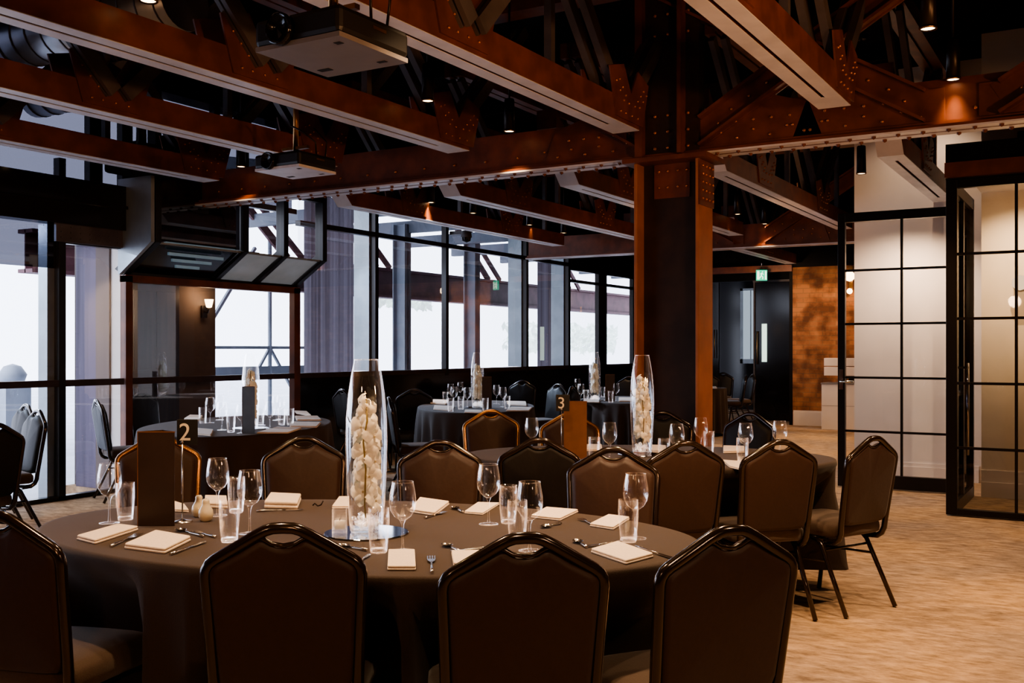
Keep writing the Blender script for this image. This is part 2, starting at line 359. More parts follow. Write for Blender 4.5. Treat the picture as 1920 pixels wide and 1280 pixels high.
# hanging glazed bulkhead: bent dark fins with glass between
bay = thing('glazed_canopy', 'hanging glass canopy with bent black steel fins above the window recess at left', 'canopy', (WX, 7.7, 2.08))
def prof(off=0, h0=3.9): return [(off+.0,0),(off+.47,.30),(off+.47,h0-2.08),(off+.35,h0-2.08),(off+.35,.36),(off-.12+.0,.07)]
for yy in (6.55, 7.68, 8.27, 8.90):
    b = NB(); prism(b, prof(), yy-7.7-.035, yy-7.7+.035); obj('fin', b, 'frame', bay, bevel=.004)
for y0, y1 in ((6.6,7.64),(7.72,8.23),(8.31,8.86)):
    b = NB(); sheet(b, [(.41,y0-7.7,.32),(.41,y1-7.7,.32),(.41,y1-7.7,1.0),(.41,y0-7.7,1.0)])
    obj('glass_panel', b, 'clear' if y0 > 7 else 'tinted', bay)
    b = NB(); sheet(b, [(.41,y0-7.7,.31),(.41,y1-7.7,.31),(-.02,y1-7.7,.035),(-.02,y0-7.7,.035)]); obj('sloping_panel', b, 'slopesheen' if y0 > 7 else 'blackgloss', bay, label='sloping glass panel with painted pale sheen' if y0 > 7 else 'dark sloping soffit panel')
b = NB(); box(b, .38, .46, -1.1, 1.2, .96, 1.03); box(b, .38,.45,-1.1,1.2,1.4,1.46); box(b, -.05, .0, -1.1, 1.2, -.02, .04); obj('crossbar', b, 'frame', bay)
b = NB(); box(b, .39, .42, -1.1, 1.2, .29, .31); obj('sill_trim', b, 'fin', bay)
b = NB()
for k in range(4): box(b, .19+.065*k, .215+.065*k, -1.02+.1*(3-k), -.12-.1*(3-k), .100+.052*k+(.04 if k == 3 else 0), .128+.052*k+(.04 if k == 3 else 0))
obj('louvre', b, 'blue', bay, label='pale blue horizontal louvres')
b = NB(); box(b, .385, .40, -1.1, -.1, .32, .95); obj('backing_panel', b, 'mauve', bay)
# lobby seen through the recess
b = NB(); box(b, -9.08, -9.0, 6.6, 7.87, 0, 2.5); struct(obj('door_3', b, 'wood'))
for y0,y1,z0,z1 in ((7.25,7.5,.3,.95),(7.55,7.8,.3,.95),(7.25,7.5,1.15,2.0),(7.55,7.8,1.15,2.0)):
    b = NB(); box(b, -9.0,-8.985, y0,y1,z0,z1); obj('door_panel', b, 'wood', bpy.data.objects['door_3'], bevel=.004)
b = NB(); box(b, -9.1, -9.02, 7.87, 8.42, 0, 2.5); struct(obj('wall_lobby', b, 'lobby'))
b = NB(); box(b, -8.95,-8.62,6.52,6.60,0,2.5); struct(obj('wall_lobby_mauve', b, 'mauve'))
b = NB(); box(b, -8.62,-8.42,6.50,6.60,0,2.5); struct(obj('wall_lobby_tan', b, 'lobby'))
b = NB(); box(b, -8.42,-8.28,6.52,6.60,0,2.5); struct(obj('wall_daylight_strip', b, 'white'))  # white panel standing in for daylight in the glass gap
b = NB(); box(b, -9.0,-8.30,6.38,8.40,2.42,2.46); struct(obj('trim_4', b, 'wood'))
l = thing('wall_lamp', 'small dark sconce glowing on the lobby wall seen through the recess', 'lamp', (-9.0, 8.22, 1.82))
b = NB(); box(b, 0, .02, -.04, .04, -.09, .05); tube(b, [(.02,0,-.02),(.07,0,-.03),(.09,0,.03)], .012); obj('bracket', b, 'lampbody', l)
b = NB(); lathe(b, [(.0,0),(.03,.01),(.045,.07),(.05,.1)], 16, (.09,0,.02)); obj('lamp_shade', b, 'lens', l)
# long window run to the right of the recess
runs = [('window_5', 8.96, 10.36, 3), ('window_6', 10.44, 11.97, 3), ('window_7', 12.03, 14.27, 3), ('window_8', 14.35, 19.3, 3)]
for nm, y0, y1, k in runs:
    w = sempty(nm)
    if nm != 'window_8':
        pane(w, y0, y1, 1.09, 2.82); pane(w, y0, y1, 2.88, 3.3)
        wframe(w, [(y0,y1,2.82,2.88),(y1,y1+.07,1.0,3.3)])
        wframe(w, [(y0,y1,1.03,1.09)], 'rail', 'rail')
    else:
        pane(w, 14.35, 15.74, 1.09, 2.82); pane(w, 14.35, 15.74, 2.88, 3.3); pane(w, 15.82, 16.95, 1.09, 2.76); pane(w, 17.3, 18.5, 1.09, 2.76)
        wframe(w, [(14.35,15.8,2.82,2.88),(15.74,15.82,1.0,3.3),(15.8,19.3,2.76,3.3),(16.95,17.30,1.0,2.8),(18.5,19.3,1.0,2.8),(15.8,19.3,2.55,2.6)])
        wframe(w, [(14.35,19.3,1.03,1.09)], 'rail', 'rail')
    fy = {'window_5':10.36,'window_6':None,'window_7':14.27,'window_8':15.74}[nm]
    if fy: wframe(w, [(fy-.03,fy,1.09,3.3)], 'fin', 'fin', WX-.29, WX-.04)
b = NB(); box(b, WX-.05, WX+.03, 8.96, 19.3, 0, 1.03); box(b, WX-.05, WX+.05, 8.9, 19.3, 3.3, 4.4); box(b, WX-.05, WX+.2, 6.5, 8.96, 3.9, 4.4); struct(obj('wall_window', b, 'blackgloss'))

# ---- outside -------------------------------------------------------------------------
b = NB(); box(b, -40, -8.34, -10, 40, -.3, -.13); struct(obj('ground_outside', b, 'ground'))
def ext(name, label, cat, bm, m, group=None): return tag(obj(name, bm, m), label, cat, group)
def pleated(y0, y1, lab):
    b = NB(); n = int((y1-y0)/.035); pr = None
    for k in range(n+1):
        y = y0+(y1-y0)*k/n; x = -9.5+.02*(k % 2)
        cur = (b.verts.new((x,y,-.12)), b.verts.new((x,y,3.5)))
        if pr: b.faces.new((pr[0],cur[0],cur[1],pr[1]))
        pr = cur
    return ext('veil_screen', lab, 'screen', b, 'sheer')  # added sheet imitating the purplish reflection on the window glass
pleated(10.45, 11.5, 'wide mauve grey ribbed sheet added outside for reflected haze, left of the big windows')
pleated(16.95, 18.2, 'mauve grey ribbed sheet added outside for reflected haze, behind the windows near the far corner')
for (y, lab) in ((14.0,'grey steel column outside, left of the middle window bar'),(16.2,'grey steel column outside, right of the middle window bar')):
    b = NB(); box(b, -10.63, -10.37, y-.02, y, -.12, 3.5); box(b, -10.63,-10.61,y-.1,y+.08,-.12,3.5); box(b,-10.39,-10.37,y-.1,y+.08,-.12,3.5)
    ext('outdoor_column', lab, 'column', b, 'extcol')
b = NB()
for z in (2.35, 2.86): box(b, -12.15, -11.85, 8, 27, z, z+.05)
box(b, -12.01, -11.99, 8, 27, 2.35, 2.9)
roof = thing('outdoor_canopy', 'grey ribbed canopy roof on dull red steel outside the windows', 'canopy', (0,0,0)); obj('roof_beam', b, 'redsteel', roof, label='long dark horizontal beam')
b = NB()
prism(b, [(-9.0,3.55),(-15,4.6),(-15,4.7),(-9.0,3.7)], 9.2, 27)
for y in range(10, 27, 2): box(b, -12.2, -9.2, y, y+.12, 3.36, 3.56)
obj('roof_deck', b, 'soffit', roof)
for y, lab in ((11.2,'leftmost'),(13.6,'second from left'),(17.6,'third from left'),(21.5,'farthest')):
    b = NB(); bar(b, (-12,y+1.6,2.9), (-12,y,4.2), .14, .05, (1,0,0)); bar(b, (-11.8,y+1.75,2.9), (-11.8,y+.1,4.2), .10, .05, (1,0,0))
    obj('brace', b, 'redsteel', roof, label='dull red diagonal brace')
b = NB()
P0 = Vector((-12.6, 13.0, -.1))
for dx, dy in ((0,0),): tube(b, [P0+Vector((dx,dy,0)), P0+Vector((dx,dy,3.4))], .035, 8)
bar(b, P0+Vector((0,-2.6,1.5)), P0+Vector((0,2.2,1.5)), .04, .05); bar(b, P0+Vector((0,-1.5,1.7)), P0+Vector((0,-.35,3.2)), .05, .05)
bar(b, P0+Vector((0,-.6,.7)), P0+Vector((0,0,1.5)), .04, .04); bar(b, P0+Vector((0,.6,.7)), P0+Vector((0,0,1.5)), .04, .04)
bar(b, P0+Vector((0,-2.6,1.08)), P0+Vector((0,2.2,1.08)), .05, .2)
ext('outdoor_mast', 'thin grey lattice mast with diagonal stays outside, seen through the recess', 'mast', b, 'extcol')
def bush(x, y, z, r, n, lab):
    b = NB()
    for i in range(n):
        a = random.uniform(0, 2*pi); rr = r*sqrt(random.random()); zz = random.uniform(-.5, .5)*r
        c = Vector((x+rr*cos(a)*.5, y+rr*sin(a)*2.6, z+zz*.6)); q = random.uniform(.09,.2)
        u = Vector((random.gauss(0,1),random.gauss(0,1),random.gauss(0,1))).normalized(); v = u.orthogonal().normalized()
        b.faces.new([b.verts.new(c-u*q), b.verts.new(c+v*q*.45), b.verts.new(c+u*q), b.verts.new(c-v*q*.45)])
    tube(b, [(x,y,-.12),(x,y,z)], .05, 6)
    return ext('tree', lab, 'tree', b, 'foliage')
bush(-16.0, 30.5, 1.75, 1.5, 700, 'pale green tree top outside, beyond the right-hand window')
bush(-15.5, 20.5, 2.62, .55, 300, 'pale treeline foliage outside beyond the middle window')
b = NB(); box(b, -14.1, -13.8, 8.9, 9.3, -.12, .85); lathe(b, [(.0,.85),(.16,.88),(.2,1.0),(.12,1.12),(0,1.16)], 20, (-13.95,9.1,0)); ext('outdoor_planter', 'grey box planter outside the left full height glass', 'planter', b, 'extcol')

# =============================== ROOF STEEL =============================================
def chord(b, x, y0, y1, z=2.9, w=.20, h=.17, ends=True):
    # two channels back to back with an open slot
    for s in (-1, 1):
        box(b, x+s*.012 if s > 0 else x-w/2, x+w/2 if s > 0 else x-.012, y0, y1, z, z+h)
    box(b, x-.02, x+.02, y0, y1, z+.03, z+h)
def rivets(b, pts, r=.013):
    for p in pts: ico(b, p, r, 1, mi=1)
def truss(x, y0, y1, label, nodes_down, top=4.1, w=.2, bevel_start=False):
    t = thing('roof_truss', label, 'truss', (x, y0, 2.9), 0, 'parallel roof trusses')
    L = y1-y0
    b = NB(); chord(b, 0, 0, L, 0.004, w)
    if bevel_start: prism(b, [(0,.17),(0,0.004),(-.45,.45),(-.45,.62)], -w/2, w/2, 'x')
    obj('bottom_chord', b, 'steel', t)
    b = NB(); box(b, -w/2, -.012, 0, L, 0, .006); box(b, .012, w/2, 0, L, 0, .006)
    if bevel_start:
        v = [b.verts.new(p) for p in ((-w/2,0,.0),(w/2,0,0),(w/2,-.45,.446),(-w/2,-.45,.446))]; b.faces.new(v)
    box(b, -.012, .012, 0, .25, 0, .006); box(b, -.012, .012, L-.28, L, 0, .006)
    obj('bottom_plate', b, 'steelface', t, label='chord underside with painted pale window sheen and a dark centre slot')
    b = NB(); chord(b, 0, 0, L+.5, top-2.9, w, .14); obj('top_chord', b, 'steel', t)
    for yn in nodes_down:
        k = yn-y0
        for s in (-1, 1):
            if s < 0 and k < .9: continue
            b = NB(); Lg = 1.05
            if yn+s*Lg > y1+.9: Lg = y1+.9-yn
            for e in ((-.055, .055) if yn > 6 or yn > 9 else (.118, .162)):
                bar(b, (e, k+s*.04, .13), (e, k+s*(Lg+.04), .13+Lg), .09 if yn > 6 else .10, .05 if yn > 6 else .03, (1,0,0))
            obj('diagonal', b, 'strut', t)
        b = NB()
        for e in (-w/2-.012, w/2+.0):
            prism(b, [(k-.24,.03),(k+.2,.03),(k+.30,.34),(k+.12,.40),(k,.22),(k-.12,.40),(k-.34,.34)], e, e+.012, 'x')
            xx = e+(.016 if e > 0 else -.004)
            rivets(b, [(xx, k+q*s, .10+q*.9) for q in (.05,.10,.15,.2) for s in (-1,1)] + [(xx, k+q*s+.05*s, .08+q*.9) for q in (.08,.14,.2) for s in (-1,1)] + [(xx, k+q, .07) for q in (-.18,-.1,0,.1)], .010)
        obj('gusset', b, ['steel','rivet'], t, label='riveted gusset plate')
    for yn in [y0+.0]+[n+1.08 for n in nodes_down if n+1.08 < y1]:
        if yn-y0 < .3: continue
        b = NB(); bar(b, (0,yn-y0,.15), (0,yn-y0,1.2), .05, .05, (1,0,0)); obj('hanger', b, 'strut', t)
    return t
NEAR = [(-1.53,'rightmost near roof truss, its wide underside pointing at the main girder'),
        (-2.97,'near roof truss running past the large projector to the column'),
        (-4.39,'near roof truss to the left of the large projector'),
        (-5.71,'near roof truss ending beside the small far projector'),
        (-7.10,'dark near roof truss closest to the glazed wall')]
for x, lab in NEAR: truss(x, .3 if x > -2 else 0.9, 6.58, lab, [4.37, 6.42])
FARN = [(-1.53,'far roof truss over the white wall at right'),(-2.97,'far roof truss just right of the column'),(-4.39,'far roof truss meeting the column from behind on its left'),
        (-5.71,'far roof truss in the middle beyond the main girder'),(-7.10,'far roof truss nearest the long windows')]
for x, lab in FARN: truss(x, 8.45, 13.3 if x < -2 else 11.3, lab, [9.6, 11.8] if x < -2 else [9.6], bevel_start=True)
for x, lab in ((-5.0,'farthest roof truss over the dark doors'),(-6.6,'farthest roof truss toward the window corner')): truss(x, 15.2, 18.2, lab, [16.6], bevel_start=True)

def girder(y, x0, x1, label, colx, rv=True):
    g = thing('main_girder', label, 'girder', (0, y, 2.79), 0)
    b = NB(); box(b, x0, x1, -.11, .11, .012, .03); box(b, x0, x1, -.015, .015, .0, .34); box(b, x0,x1,-.06,.06,.03,.06)
    n = int((x1-x0)/.155)
    if rv:
        rivets(b, [(x0+.155*i, -.022, .13+.0*i) for i in range(0, n, 2)], .014)
    obj('web', b, ['steel','rivet'], g)
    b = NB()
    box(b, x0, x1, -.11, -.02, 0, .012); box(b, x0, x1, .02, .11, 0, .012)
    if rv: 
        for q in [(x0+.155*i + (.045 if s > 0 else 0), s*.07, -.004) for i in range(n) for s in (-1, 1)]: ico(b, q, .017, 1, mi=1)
    obj('bottom_flange', b, ['steelface','steel'], g, label='riveted girder underside with painted pale window sheen')
    b = NB(); box(b, x0, x1, -.10, .10, 1.3, 1.42); obj('top_chord', b, 'steel', g)
    for cx in colx:
        for s in (-1, 1):
            b = NB(); a0 = (cx+s*.22, -.03, .17); a1 = (cx+s*2.1, -.03, 1.3)
            bar(b, a0, a1, .02, .21, (0,0,1)); 
            bar(b, (a0[0],-.07,a0[2]-.10), (a1[0],-.07,a1[2]-.10), .08, .02); bar(b, (a0[0],-.07,a0[2]+.10), (a1[0],-.07,a1[2]+.10), .08, .02)
            rivets(b, [(cx+s*(.45+.13*i)-s*.04*j, -.045, .31+.078*i+.07*j) for i in range(3) for j in (-1, 0)], .014)
            obj('diagonal', b, ['steel','rivet'], g)
            b = NB(); prism(b, [(cx+s*.1,.03),(cx+s*1.1,.03),(cx+s*1.0,.30),(cx+s*.62,.42),(cx+s*.26,.28),(cx+s*.1,.28)], -.035, -.02)
            rivets(b, [(cx+s*(.25+.12*i), -.04, .10+.05*(i % 2)) for i in range(8)] + [(cx+s*(.35+.13*i), -.04, .22) for i in range(5)], .014)
            obj('gusset', b, ['steel','rivet'], g, label='riveted gusset plate')
    return g
girder(7.15, -7.9, 3.2, 'long riveted main girder crossing the room over the steel column', [-2.83, -.85])
girder(14.0, -8.0, 2.0, 'distant thin riveted girder across the far end of the room', [-4.4], False)
girder(.1, -7.9, 3.2, 'riveted girder overhead close to the camera', [-4.0], False)

# steel column --------------------------------------------------------------------------
c = thing('steel_column', 'tall bronze steel column with copper brown flanges in the middle of the room', 'column', (-2.85, 7.17, 0))
HW = .235
b = NB(); box(b, -HW, HW, -.02, .02, 0, 4.3); box(b, -HW+.04, HW-.0, -.10,-.02, 2.8, 4.3) ; obj('web', b, 'column', c)
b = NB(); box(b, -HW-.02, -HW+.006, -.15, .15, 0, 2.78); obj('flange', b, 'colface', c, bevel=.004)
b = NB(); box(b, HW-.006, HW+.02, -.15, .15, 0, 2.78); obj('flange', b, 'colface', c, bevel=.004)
b = NB(); box(b, -HW-.01, -HW+.05, -.16, .16, 2.78, 4.3); box(b, HW-.13, HW-.10, -.2, -.02, 2.8, 4.3); obj('upper_post', b, 'steel', c)
b = NB(); box(b, -.33, .33, -.20, .20, 2.755, 2.79); box(b, HW+.015, HW+.03, -.15, .15, 2.42, 2.75); box(b,-.14,.14,-.032,-.02,2.5,2.755)
rivets(b, [(HW+.034, yy, zz) for yy in (-.1,-.03,.04,.11) for zz in (2.47,2.53,2.59,2.65,2.71)], .012)
rivets(b, [(xx, -.038, zz) for xx in (-.1,-.03,.05,.12) for zz in (2.58,2.70)], .012)
rivets(b, [(xx, -.115, zz) for xx in (-.1,0,.1,.16) for zz in (2.86,2.98,3.1,3.7,3.85,4.0)], .014)
obj('cap_plate', b, ['steel','rivet'], c)
b = NB(); box(b, -.26, .26, -.19, .19, 0, .03); obj('base_plate', b, 'column', c)

# ducts --------------------------------------------------------------------------------
def duct(p0, p1, r, label):
    p0, p1 = Vector(p0), Vector(p1); t = thing('air_duct', label, 'duct', p0)
    b = NB(); tube(b, [Vector((0,0,0)), p1-p0], r, 24); obj('pipe', b, 'duct', t)
    n = int((p1-p0).length/.16)
    for i in range(n):
        q = (p1-p0)*((i+.5)/n); b = NB(); tube(b, [q-(p1-p0).normalized()*.006, q+(p1-p0).normalized()*.006], r+.006, 24); obj('seam', b, 'strut', t)
duct((-5.15,4.55,3.62), (-8.1,4.55,3.62), .2, 'silver spiral air duct at the top left corner')
duct((-6.9,5.5,3.55), (-8.1,5.5,3.55), .16, 'short silver air duct behind the truss at far left')
b = NB(); box(b, -8.05, -7.6, 6.15, 6.75, 3.0, 3.26); t = tag(obj('air_unit', b, 'black', bevel=.03), 'black boxy air unit hanging by the glazed wall', 'air unit')
b = NB()
for k in range(6): box(b, -7.6,-7.585,6.2,6.7,3.03+.035*k,3.05+.035*k)
obj('grille', b, 'strut', t)

# projectors ------------------------------------------------------------------------------
def projector(x0, x1, y0, y1, z, h, label, sup, bm_='projbase'):
    p = thing('projector', label, 'projector', ((x0+x1)/2, (y0+y1)/2, z)); W, D = (x1-x0)/2, (y1-y0)/2
    b = NB(); box(b, -W, W, -D, D, .012, h); obj('casing', b, 'projbody', p, bevel=.02)
    b = NB(); box(b, -W+.004, W-.004, -D+.004, D-.004, -.004, .014)
    for q in ((-W+.04,-W+.10,D-.11,D-.08),(W-.10,W-.06,D-.08,D-.06),(W-.08,W-.05,-D+.06,-D+.085)): box(b, *q, -.0055, -.003, mi=1)
    obj('base', b, [bm_,'slot'], p, label='grey underside with small dark vents')
    b = NB(); box(b, W, W+.003, -.02, .06, h*.62, h*.72); obj('badge', b, 'brass', p)
    b = NB(); lathe(b, [(.0,0),(.06,0),(.06,.03),(.05,.03),(.045,.01),(0,.01)], 20); bmesh.ops.rotate(b, verts=b.verts, cent=(0,0,0), matrix=Matrix.Rotation(pi/2,3,'X')); bmesh.ops.translate(b, verts=b.verts, vec=(-W*.3,-D,h*.5)); obj('lens', b, 'blackgloss', p)
    b = NB(); tube(b, [(0,0,h),(0,0,h+sup)], .02, 10); box(b, -.1,.1,-.1,.1,h,h+.012); box(b,-.12,.12,-.015,.015,h+.05,h+.07); obj('mount', b, 'brass', p)
    b = NB(); tube(b, [(W*.7,.05,h),(W*.8,.02,h+.09),(W*.5,-.05,h+.16),(W*.2,-.1,h+.2)], .006, 6); tube(b, [(W*.8,.12,h),(W*.95,.1,h+.10),(W*.6,.05,h+.2)], .006, 6); obj('cable', b, 'lampbody', p)
    return p
projector(-2.815,-2.395,2.82,3.24,2.50,.115,'large black ceiling projector with grey underside, near the top of the picture',.6)
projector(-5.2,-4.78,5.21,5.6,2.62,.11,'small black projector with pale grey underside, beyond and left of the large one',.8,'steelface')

# pendant spotlights -----------------------------------------------------------------------
b0 = thing('pendant_spotlight', 'x', 'spotlight', (0,0,-5), 0, 'cylinder pendant spotlights')
b = NB(); lathe(b, [(.0,.26),(.036,.26),(.04,.25),(.044,0),(.038,0),(.036,.02)], 20); obj('housing', b, 'lampbody', b0)
b = NB(); lathe(b, [(0,.006),(.038,.006)], 20, smooth=False); obj('lens', b, 'lens', b0)
b = NB(); tube(b, [(0,0,.26),(0,0,1.28)], .008, 8); lathe(b, [(.0,1.25),(.05,1.25),(.05,1.29),(0,1.29)], 16); obj('stem', b, 'lampbody', b0)
b = NB(); lathe(b, [(.0445,.0),(.047,.0),(.047,.012),(.0445,.012)], 20); obj('rim', b, 'brass', b0)
SP = [(278,3,'at the top left edge beside the silver duct'),(5,225,'at the far left edge below the second truss'),(265,275,'hanging before the air unit at left'),(452,313,'just left of the small projector'),
 (802,190,'below and right of the large projector'),(955,247,'second to the right of the large projector'),(808,380,'under the left end of the far trusses, leftmost of the far row'),(887,400,'second from left in the far row'),
 (993,422,'third from left in the far row'),(1057,437,'fourth from left in the far row'),(1133,452,'fifth in the far row, left of the column'),(1182,462,'last of the far row, touching the column edge'),
 (1383,402,'nearest of the row right of the column'),(1434,420,'second of the row right of the column'),(1486,438,'third of the row right of the column'),(1522,458,'fourth of the row right of the column'),
 (1615,326,'black one hanging before the white wall'),(1740,55,'long one at the top right, nearest to the camera'),(1787,150,'brass toned one at upper right before the diagonal'),(1915,300,'at the right edge above the glazed partition')]
SPOTS = []
for i, (px, py, lab) in enumerate(SP):
    p = at(px, py, 3.1)
    if py > 300 and py < 400 and px > 1500: p = at(px, py, 3.0)
    o = dup(b0, 'cylinder pendant spotlight, ' + lab, (p.x, p.y, p.z))
    SPOTS.append((p.x, p.y, p.z))
for ch in list(b0.children): bpy.data.objects.remove(ch)
bpy.data.objects.remove(b0)

# =============================== GLAZED PARTITION AT RIGHT =================================
def gridpanel(name, label, x0, x1, y, z1, cols, stile=.07, z0=.0, handle=None, toprail=.09, botrail=.13):
    t = thing(name, label, 'door', (x0, y, 0)); W = x1-x0
    b = NB(); box(b, 0, stile, -.03, .03, z0, z1); box(b, W-stile, W, -.03, .03, z0, z1); box(b, stile, W-stile, -.03, .03, z1-toprail, z1); box(b, stile, W-stile, -.03, .03, z0, z0+botrail)
    obj('door_frame', b, 'frame', t, bevel=.003)
    b = NB()
    for z in (.56, 1.09, 1.62, 2.15): box(b, stile, W-stile, -.014, .014, z-.011, z+.011)
    for xx in cols: box(b, xx-x0-.011, xx-x0+.011, -.0145, .0145, z0+botrail, z1-toprail)
    obj('muntin_grid', b, 'frame', t)
    b = NB(); sheet(b, [(stile,0,z0+botrail),(W-stile,0,z0+botrail),(W-stile,0,z1-toprail),(stile,0,z1-toprail)]); obj('pane', b, 'doorglass', t)
    if handle:
        b = NB(); box(b, handle-.02, handle+.02, -.045, -.03, .97, 1.17); tube(b, [(handle,-.04,1.05),(handle,-.09,1.05),(handle+.13,-.09,1.05)], .011, 8); obj('door_handle', b, 'chrome', t)
    return t
gridpanel('glazed_door', 'narrower black framed glass grid door with chrome lever, left of the nearer partition', -2.38, -1.2, 10.4, 2.72, [-1.78], .07, .01, .035)
gridpanel('glazed_partition', 'tall black steel glass grid partition at the right edge, nearest the camera', -1.2, 1.2, 9.05, 2.76, [-.68,-.13,.42], .085, .01, None, .07, .05)
t = thing('partition_return', 'dark steel side screen running back behind the nearer glass partition', 'screen', (-1.16, 9.1, 0))
b = NB(); box(b, -.03,.03,0,.06,0,2.76); box(b,-.03,.03,1.17,1.23,0,2.76); box(b,-.03,.03,0,1.23,2.66,2.76); box(b,-.03,.03,0,1.23,0,.1); box(b,-.02,.02,.55,.62,.1,2.66); obj('frame', b, 'frame', t)
b = NB(); sheet(b, [(0,.06,.1),(0,1.17,.1),(0,1.17,2.66),(0,.06,2.66)]); obj('pane', b, 'tinted', t)
b = NB(); tube(b, [(.06,.5,.45),(.06,.5,1.25)], .012, 8); box(b,.0,.07,.49,.51,.5,.52); box(b,.0,.07,.49,.51,1.2,1.22); obj('pull_handle', b, 'chrome', t)
# wall lamp on cream wall (glow at the right edge)
l = thing('wall_lamp', 'round shaded wall lamp glowing on the cream wall at the right edge', 'lamp', (-.74, 10.33, 1.97))
b = NB(); lathe(b, [(.0,-.02),(.06,-.02),(.06,.02),(0,.02)], 16); obj('backplate', b, 'lampbody', l)
b = NB(); ico(b, (0,-.10,0), .07, 2); obj('globe', b, 'glow', l)
l = thing('wall_lamp', 'bright double bulb wall light on the brick wall behind the glass door', 'lamp', (-3.97, 18.3, 2.62))
b = NB(); box(b, -.03,.03,-.02,.1,-.2,.2); tube(b, [(0,-.02,-.05),(0,-.1,-.05),(0,-.1,-.12)], .01); obj('bracket', b, 'brass', l)
b = NB(); ico(b, (0,-.12,.02), .09, 2); ico(b, (0,-.12,-.24), .05, 2); obj('bulb', b, 'lens', l)

# reception desk and what stands on it
t = thing('reception_desk', 'plain white reception plinth beyond the glass door', 'desk', (-3.85, 17.85, 0))
b = NB(); box(b, -.46, .5, -.25, .25, .0, .78); obj('plinth', b, 'white', t, bevel=.006)
b = NB(); box(b, -.47, .51, -.26, .26, .78, .80); box(b, -.462,.5,-.252,-.25,.41,.415); obj('worktop', b, 'projbase', t)
t = thing('display_box', 'white slatted box on a short stand on the reception plinth', 'box', (-4.0, 17.85, .80))
b = NB(); box(b, -.3, .3, -.12, .12, .12, .27); box(b, -.3,.3,-.12,.12,.285,.42); obj('box_body', b, 'white', t, bevel=.005)
b = NB(); box(b, -.05,.05,-.05,.05,.0,.12); box(b,.1,.22,-.06,.06,0,.12); obj('stand', b, 'lampbody', t)

# exit sign
t = thing('exit_sign', 'small green running man exit sign hanging over the dark doors', 'sign', at(1428, 520, 2.84) if False else cw((1428-960)/F*18.2, 18.2, 2.60), YAW)
b = NB(); box(b, -.095, .095, -.02, .02, 0, .19); obj('sign_panel', b, 'exitg', t)
b = NB()
box(b, -.085,-.045,-.024,-.02,.02,.17); box(b, .055,.085,-.024,-.02,.02,.17)
ico(b, (.012,-.022,.155), .014, 1, (1,.2,1))
for a_, b_ in (((0,.135),(-.012,.09)),((-.012,.09),(.02,.06)),((.02,.06),(.012,.025)),((-.012,.09),(-.03,.055)),((-.03,.055),(-.045,.04)),((0,.13),(.03,.11)),((0,.13),(-.03,.115))):
    bar(b, (a_[0],-.022,a_[1]), (b_[0],-.022,b_[1]), .004, .016, (0,0,1))
obj('running_figure', b, 'exitw', t)
b = NB(); box(b, -.05,.05,-.03,.03,.19,.215); tube(b, [(0,0,.21),(0,0,.42)], .006, 6); obj('bracket', b, 'chrome', t)

# security camera at window top
t = thing('security_camera', 'small dome camera on the window head left of the column', 'camera', (WX+.3, 12.1, 2.96))
b = NB(); box(b, -.27,0,-.03,.03,.05,.1); lathe(b, [(0,.1),(.07,.09),(.08,.0)], 16); obj('bracket', b, 'strut', t)
b = NB(); lathe(b, [(.07,0),(.06,-.05),(0,-.08)], 16); obj('dome', b, 'blackgloss', t)

